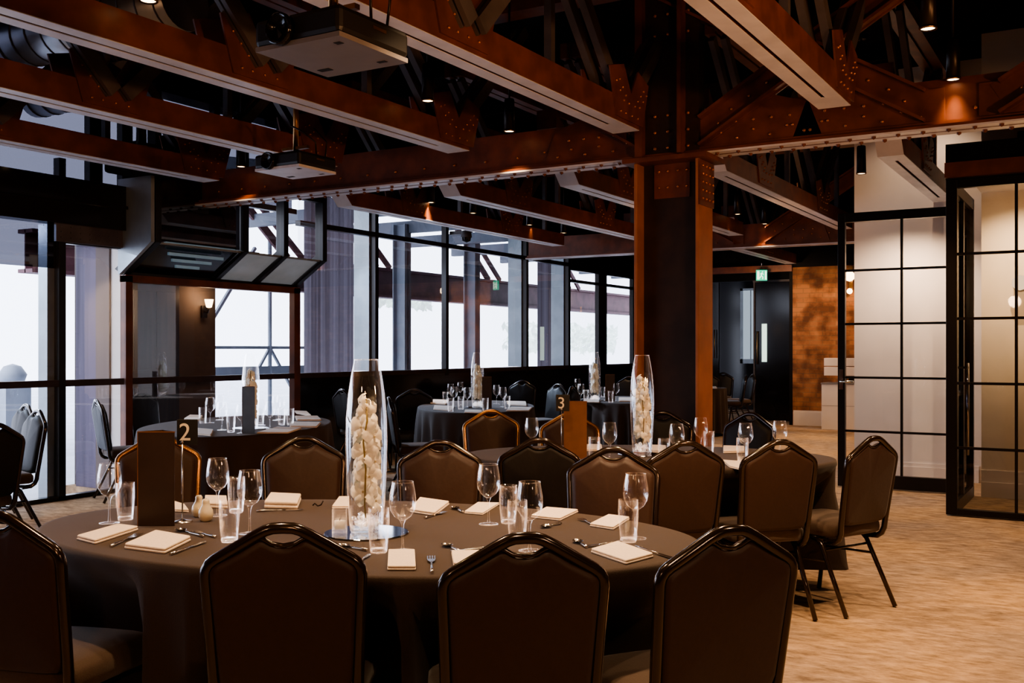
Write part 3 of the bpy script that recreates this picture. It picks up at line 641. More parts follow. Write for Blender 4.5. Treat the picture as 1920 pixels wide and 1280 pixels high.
# =============================== CHAIRS ==================================================
def lean(z): return -.205 - max(0, z-.45)*.155
def back_curve(n=5):
    pts = [(.186,.47),(.190,.56),(.195,.68),(.199,.76),(.200,.782),(.197,.800),(.188,.815),(.174,.826),(.12,.858),(.07,.888),(.045,.901),(.026,.907),(0,.908)]
    return pts
def make_chair(frame, pad, seatm, name='banquet_chair'):
    t = thing(name, 'x', 'chair', (0,0,-8), 0, 'black and brown banquet chairs')
    R = .0155
    half = back_curve()
    P = [(u, lean(z), z) for u, z in half]; Lf = [(-u, y, z) for u, y, z in P]
    low = [(.183,-.203,.42),(.180,-.19,.39),(.178,-.165,.372),(.178,-.10,.368)]
    path = [Vector(p) for p in low[::-1]] + [Vector(p) for p in P] + [Vector(p) for p in Lf[::-1][1:]] + [Vector((-x,y,z)) for x,y,z in low]
    b = NB(); tube(b, path, R, 12); 
    # seat side rails
    for s in (-1, 1): tube(b, [(s*.178,-.12,.375),(s*.185,.0,.385),(s*.195,.17,.388)], .011, 8)
    tube(b, [(-.19,.17,.388),(.19,.17,.388)], .011, 8)
    obj('frame', b, frame, t)
    # pad
    ins = R*.55
    top = [(0,.858),(.018,.8595),(.036,.866),(.05,.875),(.064,.879)]
    side = [(.12-.004,.858-ins-.004),(.170,.826-ins),(.183,.811-ins/2),(.1885,.795),(.1885,.76),(.183,.66),(.178,.56),(.174,.50),(.167,.478),(.150,.462),(.10,.455),(0,.453)]
    h = top+side; full = h + [(-u, z) for u, z in h[::-1][1:-1]]
    b = NB()
    cz = .655
    def ring(scale, dy):
        return [b.verts.new((u*scale, lean(cz+(z-cz)*scale)+dy+ (0.012*(1-min(1,abs(u*scale)/.19)**2)), cz+(z-cz)*scale)) for u, z in full]
    rs = [ring(.90,-.021), ring(.965,-.017), ring(1,-.006), ring(1,.014), ring(.96,.030), ring(.86,.038)]
    for A, B in zip(rs, rs[1:]):
        for i in range(len(A)):
            f = b.faces.new((A[i], A[(i+1)%len(A)], B[(i+1)%len(A)], B[i])); f.smooth = True
    for rg, dy in ((rs[0], -.022), (rs[-1], .042)):
        c = b.verts.new((0, lean(cz)+dy+.012, cz))
        for i in range(len(rg)):
            f = b.faces.new((rg[i], rg[(i+1)%len(rg)], c)); f.smooth = True
    obj('backrest', b, pad, t)
    # hand hold trim
    b = NB(); tube(b, [(-.066,lean(.884),.884),(-.05,lean(.877),.879),(-.03,lean(.868),.867),(0,lean(.862),.8615),(.03,lean(.868),.867),(.05,lean(.877),.879),(.066,lean(.884),.884)], .006, 8)
    obj('hand_hold', b, frame, t)
    # seat cushion
    b = NB()
    o = []
    for (x, y) in ((.165,-.185),(.188,-.165),(.198,-.05),(.212,.12),(.208,.185),(.185,.215),(.10,.232),(0,.236)): o.append((x, y))
    full = [(0,-.19)]+o + [(-x, y) for x, y in o[::-1][1:]]
    def sring(s, z): return [b.verts.new((x*s, (y-.02)*s+.02, z)) for x, y in full]
    rs = [sring(.93,.392), sring(1,.402), sring(1.012,.425), sring(1.0,.448), sring(.95,.463), sring(.80,.473), sring(.5,.479)]
    for A, B in zip(rs, rs[1:]):
        for i in range(len(A)):
            f = b.faces.new((A[i], A[(i+1)%len(A)], B[(i+1)%len(A)], B[i])); f.smooth = True
    b.faces.new(rs[0][::-1]); b.faces.new(rs[-1]).smooth = True
    obj('seat', b, seatm, t)
    for s in (-1, 1):
        b = NB(); tube(b, [(s*.192,.10,.384),(s*.194,.15,.380),(s*.197,.178,.350),(s*.203,.20,.27),(s*.215,.245,0.004)], .0125, 10); obj('leg', b, frame, t)
        b = NB(); tube(b, [(s*.186,-.02,.380),(s*.187,-.06,.372),(s*.188,-.09,.345),(s*.195,-.15,.22),(s*.205,-.255,0.004)], .0125, 10); obj('leg', b, frame, t)
    b = NB()
    for s in (-1, 1): tube(b, [(s*.193,-.125,.27),(s*.205,.205,.255)], .007, 8)
    tube(b, [(-.19,-.10,.32),(.19,-.10,.32)], .007, 8)
    obj('stretcher', b, frame, t)
    return t
cA = make_chair('tube','pad','seat'); cB = make_chair('tube','padblack','seat'); cG = make_chair('littube','pad','seat')
APY = lean(.92)                                         # apex offset behind the chair's origin
CH = [  # proto, apex px, apex py, heading (deg clockwise from view direction), label, group
 (cA,-12,958,14,'dark banquet chair cut off by the lower left corner, its seat showing beside the back','m'),
 (cA,530,981,-4,'dark banquet chair seen from behind at front left of the large table','m'),
 (cA,985,999,-8,'dark banquet chair seen from behind at front centre of the large table','m'),
 (cA,1373,985,-22,'brown banquet chair turned left at front right of the large table','m'),
 (cG,298,816,165,'banquet chair with painted amber light facing us behind the dark menu stand and number 2','m'),
 (cA,570,818,169,'brown banquet chair facing us across the large table, left of the vase','m'),
 (cA,826,825,179,'brown banquet chair facing us across the large table, right of the vase','m'),
 (cA,1150,838,190,'brown banquet chair facing us at the far right end of the large table','m'),
 (cB,1011,821,2,'black banquet chair seen from behind, in the middle between the two large tables','t'),
 (cA,1287,826,-14,'brown banquet chair seen from behind, left front of right table','t'),
 (cA,1464,824,-14,'brown banquet chair seen from behind at the right table, turned slightly left','t'),
 (cA,1641,817,-35,'rightmost banquet chair, turned left with its legs on the open carpet','t'),
 (cB,1408,773,226,'black banquet chair facing us behind the right table','t'),
 (cG,920,768,170,'banquet chair with painted amber light facing us in front of the centre back table','t'),
 (cG,1068,774,182,'banquet chair with painted amber light half hidden behind the tan menu stand','t'),
 (cB,1243,771,188,'dark banquet chair at the foot of the steel column behind the right vase','t'),
 (cB,777,729,-12,'dark banquet chair seen from behind at the left end of the centre back table','f'),
 (cB,640,729,48,'blue lit banquet chair just left of the large vase near the windows','f'),
 (cB,728,744,78,'banquet chair seen side on just right of the large vase','f'),
 (cB,980,713,200,'pale edged banquet chair facing us behind the centre back table','f'),
 (cB,1047,719,236,'narrow window lit banquet chair above the number 3 card','f'),
 (cB,1072,724,110,'dark banquet chair right behind the number 3 card, turned away','f'),
 (cB,1180,706,200,'window lit banquet chair left of the tall right vase, far back','f'),
 (cB,1356,698,206,'pale edged banquet chair right of the column by the far doors','f'),
 (cB,1327,701,186,'banquet chair mostly hidden behind the column by the far doors','f'),
 (cB,1399,703,-80,'dark banquet chair seen side on by the far doors','f'),
 (cB,1412,701,-95,'dark banquet chair seen side on, right behind another by the far doors','f'),
 (cB,180,748,56,'thin edge-on banquet chair lit by the window, left of the left round table','l'),
 (cB,218,739,40,'banquet chair with window lit back at the left side of the left round table','l'),
 (cB,264,734,118,'black banquet chair in the shade behind the left round table','l'),
 (cB,-8,793,-62,'dark banquet chair cut off by the left edge above the corner chair','l'),
 (cB,50,757,-134,'pale lit banquet chair at far left, behind its neighbour','l'),
 (cB,72,767,-134,'pale lit banquet chair at far left with dark curved back side','l'),
]
GR = dict(m='chairs around the large front table', t='chairs around the right table', f='chairs around the back tables', l='chairs by the left windows')
CHAIRS = []
for proto, px, py, hd, lab, g in CH:
    p = at(px, py, .92); rz = YAW - radians(hd)
    off = Matrix.Rotation(rz, 3, 'Z') @ Vector((0, APY, 0))
    loc = Vector((p.x, p.y, 0)) - off; loc.z = 0
    dup(proto, lab, loc, rz, GR[g]); CHAIRS.append((loc.x, loc.y, rz))
for c in (cA, cB, cG):
    for ch in list(c.children): bpy.data.objects.remove(ch)
    bpy.data.objects.remove(c)

# =============================== TABLES ==================================================
def table(px, d, ax, ay, rotcam, hem, label, tlabel, seed, group='oval banquet tables'):
    c = cw(px, d); rz = rotcam + YAW
    t = thing('banquet_table', tlabel, 'table', (c.x, c.y, 0), rz, group)
    b = NB(); n = 64
    A = [(cos(2*pi*k/n)*(ax-.012), sin(2*pi*k/n)*(ay-.012)) for k in range(n)]
    prism(b, A, .715, .738, 'z'); obj('tabletop', b, 'wood', t)
    for sx in (-1,1):
        for sy in (-1,1):
            b = NB(); tube(b, [(sx*ax*.30,sy*ay*.3,.715),(sx*ax*.34,sy*ay*.34,.004)], .016, 8); obj('leg', b, 'lampbody', t)
    rnd = random.Random(seed); nf = 22 + rnd.randrange(4); ph = rnd.uniform(0, 6)
    b = NB(); n = 264; rings = []
    levels = [(.752,.0,.25),(.752,.0,.6),(.752,.0,.9),(.752,0,.985),(.7505,.0,.997),(.744,.0,1.003),(.725,.003,1.006),(.66,.02,1.01),(.56,.04,1.012),(.44,.055,1.015),(.30,.07,1.02),(.16,.08,1.025),(hem,.085,1.03)]
    cz, sz = cos(rz), sin(rz)
    for z, amp, sc in levels:
        ring = []
        for k in range(n):
            th = 2*pi*k/n
            fold = sin(nf*th+ph+.6*sin(3*th+ph)) + .35*sin(2.3*nf*th/1.0*1.0//1 + 2*ph) if False else sin(nf*th+ph+.9*sin(3*th+ph)) + .3*sin(5*th+ph*2)
            x = cos(th)*(ax*sc); y = sin(th)*(ay*sc)
            nx, ny = cos(th)/ax, sin(th)/ay; q = sqrt(nx*nx+ny*ny); nx /= q; ny /= q
            x += nx*fold*amp*.42; y += ny*fold*amp*.42
            if z < .70:                                  # pushed in where a chair seat stands against it
                push = 0
                wx, wy = c.x + x*cz - y*sz, c.y + x*sz + y*cz
                wnx, wny = nx*cz-ny*sz, nx*sz+ny*cz
                for (hx, hy, hr) in CHAIRS:
                    dx, dy = wx-hx, wy-hy; lx, ly = dx*cos(hr)+dy*sin(hr), -dx*sin(hr)+dy*cos(hr)
                    ux, uy = -wnx, -wny; dly = -ux*sin(hr)+uy*cos(hr)
                    if -.25 < ly < .27 and abs(lx) < .30 and dly > .2:
                        need = (.275-ly)/dly; fade = 1-max(0, (abs(lx)-.235)/.065)
                        push = max(push, need*fade)
                f = min(1, (.70-z)/.18); push = min(push, .45)*f
                x -= nx*push; y -= ny*push
            ring.append(b.verts.new((x, y, z)))
        rings.append(ring)
    b.faces.new(rings[0])
    for A, B in zip(rings, rings[1:]):
        for k in range(n):
            f = b.faces.new((A[k], A[(k+1)%n], B[(k+1)%n], B[k])); f.smooth = True
    o = obj('tablecloth', b, 'cloth', None, (c.x, c.y, 0)); o.rotation_euler = (0,0,rz)
    tag(o, label, 'tablecloth', 'dark tablecloths')
TZ = .752
table(-.530, 3.466, 1.162, .671, radians(-15.2), .03, 'dark brown cloth draped over the large front table', 'large front banquet table under its dark cloth', 1)
table(.78, 5.90, 1.06, .66, radians(-8), .12, 'dark brown cloth on the right table with its hem above the carpet', 'right banquet table under its dark cloth beside the column', 2)
table(-2.24, 8.35, .72, 1.20, 0, .06, 'dark cloth on the left back table by the window recess', 'left back banquet table under its dark cloth', 3)
table(-.39, 11.1, .63, 1.25, 0, .06, 'dark pleated cloth on the centre back table', 'centre back banquet table under its dark cloth', 4)
table(1.40, 12.5, .55, .95, 0, .06, 'dark cloth on the back table just left of the column', 'back banquet table left of the column under its cloth', 5)
table(2.92, 16.4, .53, .60, 0, .06, 'dark cloth on the distant table right of the column', 'distant banquet table right of the column under its cloth', 6)
def ta(px, py): return at(px, py, TZ)

# ---- vases with orchids --------------------------------------------------------------
def vase(name, label, p, olabel, glabel, mlabel, seed, plabel):
    t = thing(name, label, 'vase', (p.x, p.y, TZ+.006), 0, 'tall glass orchid vases')
    prof = [(.0,.010),(.050,.012),(.057,.03),(.062,.10),(.0675,.20),(.070,.30),(.068,.38),(.061,.46),(.050,.53),(.040,.575)]
    b = NB(); lathe(b, prof, 40); lathe(b, [(0,0),(.050,0),(.054,.006),(.057,.03)], 40); obj('glass_body', b, 'vaseglass', t)
    b = NB(); tube(b, [(.040*cos(2*pi*k/32), .040*sin(2*pi*k/32), .575) for k in range(32)], .0022, 6, True); obj('rim', b, 'vaseglass', t)
    rnd = random.Random(seed)
    s = thing('orchid_spray', olabel, 'flowers', (p.x, p.y, TZ+.02), 0, 'white orchid sprays')
    fx, fy = .045*SA, -.045*CA
    stem = [(0,0,.004),(fx*.9,fy*.9,.08),(fx*1.05+.004,fy,.2),(fx*1.05-.006,fy,.29),(fx*.9+.01,fy*.9,.36),(.0,.0,.43)]
    b = NB(); tube(b, stem, .0028, 6); obj('stem', b, 'stem', s)
    n = 21
    for i in range(n):
        z = .09 + .33*i/(n-1); a = i*2.4 + rnd.uniform(-.3,.3); rad = .046 + .008*rnd.random() - (.020 if z > .37 else 0)
        R = .047 + .004*rnd.random() if z < .37 else .034
        nrm = Vector((cos(a), sin(a), .05+.35*rnd.random())).normalized()
        u = nrm.cross(Vector((0,0,1))).normalized(); v = u.cross(nrm)
        c = Vector((cos(a)*rad*.62, sin(a)*rad*.62, z))
        b = NB()
        for k in range(5):
            th = 2*pi*k/5 + rnd.uniform(-.15,.15) + pi/2; wid = R*(.50 if k in (1,4) else .30); ln = R*(1 if k in (1,4) else .92)
            dr = u*cos(th)+v*sin(th); sd = nrm.cross(dr)
            rows = []
            for q, wq, lift in ((.05,.25,0),(.35,.85,.003),(.65,1.0,.004),(.88,.7,.001),(1.0,.25,-.004)):
                rows.append([b.verts.new(c + dr*ln*q + sd*wid*wq*e + nrm*(lift*1.6 - .007*abs(e) + (.003 if k in (1,4) else 0))) for e in (-1,-.5,0,.5,1)])
            for A, B in zip(rows, rows[1:]):
                for j in range(4): b.faces.new((A[j],A[j+1],B[j+1],B[j])).smooth = True
        fl = obj('flower', b, 'petal', s)
        b = NB(); ico(b, c+nrm*.004, .004, 1, (1,1,1.2)); obj('flower_centre', b, 'throat', fl)
    b = NB()
    for i in range(46):
        a = rnd.uniform(0,2*pi); r = .044*sqrt(rnd.random()); ico(b, (cos(a)*r, sin(a)*r, .012+.05*rnd.random()*(1-r*8)), .008+.004*rnd.random(), 1)
    tag(obj('glass_pebbles', b, 'pebble', None, (p.x,p.y,TZ+.010)), plabel, 'pebbles', None, 'stuff')
    b = NB(); lathe(b, [(0,0),(.139,0),(.141,.003),(.139,.005),(0,.005)], 48, smooth=False); tag(obj('mirror_plate', b, 'mirror', None, (p.x,p.y,TZ+.0005)), mlabel, 'mirror plate', 'round mirror plates')
V = [(687,1000,'tall glass vase with white orchids in the middle of the large front table','front'),
     (1204,852,'tall glass orchid vase on the right table before the column','right'),
     (470,803,'tall glass orchid vase behind the grey menu stand on the left back table','left back'),
     (895,764,'tall glass orchid vase on the centre back table','centre back'),
     (1115,751,'tall white filled glass vase on the back table left of the column','farther back')]
for i, (px, py, lab, w_) in enumerate(V):
    vase('orchid_vase', lab, ta(px, py), 'cream white orchid spray inside the vase on the %s table' % w_, '', 'round mirror under the vase on the %s table' % w_, 20+i, 'clear glass pebbles in the bottom of the %s table vase' % w_)

# ---- glasses ----------------------------------------------------------------------------
g0 = thing('wine_glass', 'x', 'wine glass', (0,0,-9))
b = NB(); lathe(b, [(.0,.092),(.010,.094),(.026,.106),(.038,.125),(.0415,.145),(.040,.170),(.035,.198),(.0325,.210)], 28); obj('bowl', b, 'crystal', g0)
b = NB(); tube(b, [(.0325*cos(2*pi*k/28), .0325*sin(2*pi*k/28), .2105) for k in range(28)], .0011, 5, True); obj('rim', b, 'crystal', g0)
b = NB(); lathe(b, [(.006,.006),(.0038,.02),(.0034,.05),(.0040,.08),(.009,.093)], 12); obj('stem', b, 'crystal', g0)
b = NB(); lathe(b, [(.0,.0065),(.006,.006),(.033,.0025),(.035,.001),(.033,0.0),(0,0.0)], 28); obj('foot', b, 'crystal', g0)
t0 = thing('tumbler', 'x', 'tumbler', (0,0,-9))
b = NB(); lathe(b, [(.0,.002),(.024,.002),(.0265,.008),(.0295,.045),(.0325,.085),(.0325,.110),(.0315,.136)], 28); lathe(b, [(.0315,.136),(.0300,.136),(.031,.10),(.0285,.045),(.024,.016),(0,.014)], 28); obj('glass_body', b, 'crystal', t0)
b = NB(); lathe(b, [(0,.002),(.024,.002),(.0255,.010),(.024,.014),(0,.0135)], 24); obj('thick_base', b, 'pebble', t0)
WG = [(205,981,'wine glass at the far left of the large table beside a tumbler'),(408,967,'wine glass between number 2 and the left vase chair, farther back'),(468,1001,'wine glass in front of the cream shakers, its bowl overlapping a tumbler'),
 (755,1033,'wine glass just right of the front vase behind a square napkin'),(916,983,'wine glass standing alone on the far side, right of the vase'),(993,1033,'wine glass behind the centre front chair, next to two tumblers'),(1192,1010,'wine glass at the right end of the large table with a tumbler'),
 (997,851,'wine glass at the left end of the right table, behind the black chair'),(1143,864,'wine glass left of the right table vase'),(1269,868,'wine glass right of the column foot on the right table'),(1314,850,'tall standing wine glass right of the column on the right table'),
 (1398,866,'wine glass between two brown chairs on the right table'),(1462,859,'rightmost wine glass of the right table'),
 (394,793,'leftmost wine glass on the left back table'),(412,787,'wine glass second from left on the left back table'),(416,806,'wine glass in the front left cluster on the left back table'),(453,812,'wine glass directly left of the grey menu stand'),(490,797,'wine glass right behind the grey menu stand'),(506,804,'wine glass at front right on the left back table'),(518,788,'taller looking wine glass right of the left back vase'),(526,786,'rightmost wine glass on the left back table'),
 (845,754,'leftmost wine glass on the centre back table'),(851,762,'second wine glass from left on the centre back table'),(863,749,'highest placed wine glass left of the centre back vase'),(876,764,'wine glass touching the left of the centre back vase'),(931,757,'wine glass right of the small menu on the centre back table'),(943,763,'rightmost wine glass on the centre back table'),
 (1083,739,'wine glass far left on the farther back table'),(1089,754,'front left wine glass on the farther back table'),(1155,752,'wine glass right of the menu on the farther back table')]
for px, py, lab in WG: dup(g0, lab, ta(px, py) + Vector((0,0,.001)), random.uniform(0,6), 'wine glasses')
TG = [(235,976,'tumbler between the far left wine glass and the menu stand'),(430,1017,'tumbler in front of the shakers, nearest on the left side'),(443,962,'tumbler behind the wine glass pair left of centre'),(710,1037,'tumbler directly before the front vase'),
 (953,982,'tumbler between two wine glasses right of centre'),(970,1018,'tumbler behind the centre front chair top'),(1178,1017,'tumbler before the right end wine glass'),
 (1114,866,'tumbler right of the tan menu stand'),(1245,869,'tumbler right of the right table vase'),(1329,852,'tumbler right of the column on the right table'),(1392,868,'tumbler in front of a wine glass between brown chairs'),
 (380,794,'tumbler at the left edge of the left back table'),(433,811,'tumbler in the front left cluster of the left back table'),(488,796,'tumbler right of the left back vase'),(528,797,'tumbler before the right glasses on the left back table'),(544,797,'rightmost tumbler on the left back table'),
 (835,757,'leftmost tumbler on the centre back table'),(864,768,'front tumbler left of the centre back vase'),(845,772,'nearest left tumbler on the centre back table'),(910,772,'tumbler before the small menu on the centre back table'),(951,767,'rightmost tumbler on the centre back table'),
 (1099,752,'left tumbler on the farther back table'),(1130,745,'tumbler right of the farther back vase'),(1145,755,'tumbler before the menu on the farther back table')]
for px, py, lab in TG: dup(t0, lab, ta(px, py) + Vector((0,0,.001)), random.uniform(0,6), 'tumblers')
for c in (g0, t0):
    for ch in list(c.children): bpy.data.objects.remove(ch)
    bpy.data.objects.remove(c)

# ---- napkins (folded squares, measured corner by corner) ---------------------------------
NP = [(((143,1012),(178,1021),(260,994),(222,989)),.016,'folded cream napkin at the far left front of the large table'),
 (((232,1029),(309,1039),(359,1014),(292,1002)),.018,'folded cream napkin in front of the dark menu stand'),
 (((495,953),(558,955),(565,938),(507,935)),.030,'rolled thick cream napkin before the left back chair'),
 (((327,944),(328,960),(354,961),(346,950)),.012,'cream napkin peeking right of the dark menu stand'),
 (((383,952),(427,954),(425,938),(384,937)),.022,'cream napkin behind the shakers'),
 (((622,954),(655,954),(655,935),(636,935)),.012,'cream napkin tucked behind the front vase'),
 (((768,961),(815,968),(843,946),(787,938)),.016,'cream napkin right of the front vase on the far side'),
 (((870,963),(905,966),(937,946),(896,945)),.010,'cream napkin under the lone wine glass bowl'),
 (((995,971),(1050,977),(1085,960),(1024,955)),.012,'cream napkin facing the chair right of centre, far side'),
 (((1105,987),(1150,994),(1181,974),(1141,969)),.012,'cream napkin behind the right end glasses'),
 (((726,1070),(780,1070),(778,1037),(728,1037)),.014,'square cream napkin at the front edge before the wine glass'),
 (((850,1062),(880,1068),(914,1037),(846,1038)),.012,'cream napkin half hidden left of the centre chair top'),
 (((1107,1036),(1174,1059),(1226,1045),(1158,1021)),.014,'bright cream napkin at the right front of the large table'),
 (((1097,846),(1130,846),(1128,836),(1099,836)),.014,'cream napkin right of the tan menu stand'),
 (((1222,847),(1250,849),(1248,838),(1222,837)),.014,'cream napkin right of the right table vase'),
 (((1356,850),(1396,849),(1396,840),(1356,839)),.016,'cream napkin behind the glasses between brown chairs'),
 (((1368,877),(1390,882),(1394,868),(1354,865)),.012,'cream napkin at the front of the right table'),
 (((556,776),(584,781),(575,773),(552,772)),.016,'backmost cream napkin at the right of the left back table'),
 (((556,789),(603,789),(596,782),(553,782)),.016,'cream napkin at the right rim of the left back table'),
 (((543,801),(594,802),(602,794),(546,793)),.016,'cream napkin second from front at the right rim of the left back table'),
 (((480,813),(540,813),(566,804),(520,802)),.012,'front cream napkin right of the grey menu stand'),
 (((345,787),(372,790),(380,781),(356,780)),.016,'cream napkin at the back left of the left back table'),
 (((366,815),(396,818),(400,808),(366,805)),.016,'cream napkin right beside the number 2 card'),
 (((806,757),(836,759),(842,751),(812,750)),.014,'cream napkin at the back left of the centre back table'),
 (((812,768),(846,771),(852,763),(814,761)),.012,'cream napkin at the front left of the centre back table'),
 (((955,760),(988,762),(986,754),(950,753)),.014,'cream napkin at the back right of the centre back table'),
 (((948,771),(992,771),(998,765),(958,764)),.012,'cream napkin at the front right of the centre back table'),
 (((870,774),(905,775),(903,770),(872,769)),.010,'cream napkin at the near rim of the centre back table'),
 (((1093,754),(1124,755),(1122,749),(1096,749)),.012,'cream napkin at the left of the farther back table'),
 (((1160,753),(1188,753),(1184,746),(1160,746)),.012,'cream napkin at the right of the farther back table'),
 (((1300+8,728),(1345,728.5),(1343,725),(1312,725)),.010,'cream napkin on the distant table right of the column')]
for cs, h, lab in NP:
    P = [ta(x, y) for x, y in cs]; c = sum(P, Vector())/4; P = [p-c for p in P]
    b = NB(); lay = 2; 
    for k in range(lay):
        z0, z1 = .001+h*k/lay, .001+h*(k+.86)/lay; s = 1-.02*k
        def ringp(sc, z):
            out = []
            for i in range(4):
                a, q, n_ = P[i-1], P[i], P[(i+1)%4]
                for e in (.06,.02): out.append((q+(a-q)*e)*sc)
                for e in (.02,.06): out.append((q+(n_-q)*e)*sc)
            return [b.verts.new((v.x, v.y, z)) for v in out]
        r = [ringp(s*.985, z0), ringp(s, z0+(z1-z0)*.3), ringp(s, z0+(z1-z0)*.7), ringp(s*.975, z1)]
        b.faces.new(r[0][::-1]); b.faces.new(r[-1])
        for A, B in zip(r, r[1:]):
            for i in range(len(A)): b.faces.new((A[i], A[(i+1)%len(A)], B[(i+1)%len(A)], B[i])).smooth = True
    tag(obj('napkin', b, 'napkin', None, (c.x, c.y, TZ)), lab, 'napkin', 'folded cream napkins')

# ---- cutlery --------------------------------------------------------------------------------
def cutlery(kind, p, q, lab, L=None):
    p, q = ta(*p), ta(*q); d = q-p; L = max(.12, min(.22, d.length)); rz = atan2(d.y, d.x)
    t = thing(kind, lab, kind, (p.x, p.y, TZ+.001), rz, 'place setting cutlery')
    b = NB(); tube(b, [(0,0,.004),(L*.15,0,.005),(L*.4,0,.004),(L*.62,0,.004)], .003, 8, rad=[.0045,.005,.003,.0025]); obj('handle', b, 'cutlery', t)
    b = NB()
    if kind == 'knife':
        prism(b, [(L*.6,-.004),(L*.95,-.006),(L,.003),(L*.97,.008),(L*.6,.006)], .003, .0045, 'z'); nm = 'blade'
    elif kind == 'spoon':
        lathe(b, [(0,0),(.008,.001),(.014,.004),(.017,.007)], 16); bmesh.ops.scale(b, verts=b.verts, vec=(1.5,1,1)); bmesh.ops.translate(b, verts=b.verts, vec=(L*.72,0,.001)); nm = 'bowl'
    else:
        prism(b, [(L*.60,-.003),(L*.70,-.011),(L*.80,-.012),(L*.80,.012),(L*.70,.011),(L*.60,.003)], .004, .0055, 'z')
        for k in (-.0105,-.0035,.0035,.0105): box(b, L*.80, L, k-.0016, k+.0016, .004, .0055)
        nm = 'tines'
    obj(nm, b, 'cutlery', t)
for k, p, q, lab in [('fork',(207,1027),(275,997),'fork beside the far left front napkin'),('knife',(319,1042),(387,1017),'knife right of the napkin before the menu stand'),
 ('spoon',(383,1008),(321,992),'spoon lying before the dark menu stand'),('fork',(405,1009),(362,998),'fork crossing the spoon before the menu stand'),('knife',(481,960),(569,957),'knife in front of the rolled napkin'),
 ('spoon',(689,1034),(628,1023),'spoon left of the front tumbler'),('knife',(668,1060),(694,1041),'knife tip showing left of the square napkin'),('fork',(810,1076),(808,1038),'small fork right of the square napkin'),
 ('spoon',(862,1036),(829,1021),'spoon head left of the centre chair'),('knife',(914,1030),(858,1034),'knife touching the napkin left of the centre chair'),('fork',(796,973),(834,961),'fork before the far napkin right of the vase'),
 ('spoon',(1052,983),(1020,990),'spoon before the far napkin right of centre'),('fork',(1112,986),(1088,974),'fork left of the right back napkin'),('spoon',(1100,1028),(1077,1014),'spoon above the bright right napkin'),
 ('knife',(1165,1018),(1098,1026),'knife above the bright right napkin'),('knife',(1192,1027),(1262,1049),'knife right of the bright right napkin'),('spoon',(868,962),(848,952),'spoon between the two far side napkins')]:
    cutlery(k, p, q, lab)
b = NB(); tube(b, [(-.02,0,.004),(-.012,0,.012),(0,0,.002),(.012,.002,.006),(.02,.004,.022)], .003, 8); p = ta(596, 949)
o = tag(obj('wire_hook', b, 'lampbody', None, (p.x,p.y,TZ)), 'small black curled wire hook on the far side of the large table', 'hook'); o.rotation_euler = (0,0,YAW)

# ---- menu stands, number cards, shakers, candle ------------------------------------------
def menu(px, py, w, h, m, lab, ang=0, side='menu'):
    p = ta(px, py); t = thing('menu_stand', lab, 'menu stand', (p.x,p.y,TZ), YAW+radians(ang), 'three sided menu stands')
    D = w*.55
    b = NB(); box(b, -w/2, w/2, -.0015, .0015, .001, h); o = obj('front_panel', b, m, t)
    b = NB()
    for s in (-1, 1): bar(b, (s*w/2,0,h/2), (0,D,h/2), h, .003, (0,0,0.0001)) if False else prism(b, [(s*w/2,0),(0,D),(-s*.003,D),(s*(w/2-.003),0)], .001, h, 'z')
    obj('side_panel', b, side, t)
    b = NB(); box(b, -w/2-.001, w/2+.001, -.0022, .0022, h-.004, h); box(b, -w/2-.0015,-w/2+.001,-.0022,.0022,.001,h); obj('edge_trim', b, 'menutan', t)
menu(293, 986, .128, .330, 'menu', 'tall dark brown menu stand on the left of the large table', 0)
menu(1079, 860, .128, .325, 'menutan', 'tan brown menu stand on the right table beside number 3', 0)
menu(466, 813, .105, .345, 'menugrey', 'grey menu stand on the left back table', -18)
menu(913, 765, .10, .33, 'menu', 'small black menu stand on the centre back table', 0)
menu(1144, 752, .11, .32, 'menu', 'small brown menu stand on the farther back table', 0)
def number(px, py, digit, lab, dx=0):
    p = ta(px, py); t = thing('number_sign', lab, 'number sign', (p.x,p.y,TZ), YAW, 'table number signs')
    b = NB(); lathe(b, [(0,0),(.036,0),(.036,.002),(.012,.007),(.004,.012),(0,.012)], 28); obj('base', b, 'cutlery', t)
    b = NB(); tube(b, [(0,0,.01),(0,0,.285)], .0028, 8); ico(b, (0,0,.285), .007, 1); obj('pole', b, 'cutlery', t)
    b = NB(); box(b, -.02+dx, .055+dx, -.002, .002, .275, .366); obj('card', b, 'card', t, bevel=.002)
    cu = bpy.data.curves.new('digit', 'FONT'); cu.body = digit; cu.size = .088; cu.extrude = .001; cu.align_x = 'CENTER'
    tmp = bpy.data.objects.new('digit_tmp', cu); COL.objects.link(tmp); dg = bpy.context.evaluated_depsgraph_get()
    me = bpy.data.meshes.new_from_object(tmp.evaluated_get(dg)); bpy.data.objects.remove(tmp)
    me.transform(Matrix.Translation((.010+dx,-.0035,.291)) @ Matrix.Rotation(pi/2,4,'X')); me.materials.clear(); me.materials.append(M['digit'])
    o = bpy.data.objects.new('digit', me); COL.objects.link(o); o.parent = t; o['label'] = 'pale numeral %s' % digit
number(342, 978, '2', 'black number 2 card on a thin metal stand behind the shakers')
number(1053, 864, '3', 'black number 3 card on a thin metal stand beside the tan menu stand', -.012)
for px, py, lab, hl in ((373,969,'left of the two cream pear shaped shakers',5),(386,977,'right and nearer of the two cream pear shaped shakers',3)):
    p = ta(px, py); t = thing('condiment_shaker', lab, 'shaker', (p.x,p.y,TZ+.001), 0, 'cream ceramic shakers')
    b = NB(); lathe(b, [(0,0),(.017,0),(.023,.008),(.0265,.024),(.024,.040),(.015,.055),(.0125,.065),(.013,.072),(.009,.079),(0,.081)], 28); obj('body', b, 'ceramic', t)
    b = NB(); 
    for k in range(hl): ico(b, (.004*cos(2*pi*k/hl), .004*sin(2*pi*k/hl), .0808), .0008, 1)
    obj('pour_holes', b, 'slot', t)
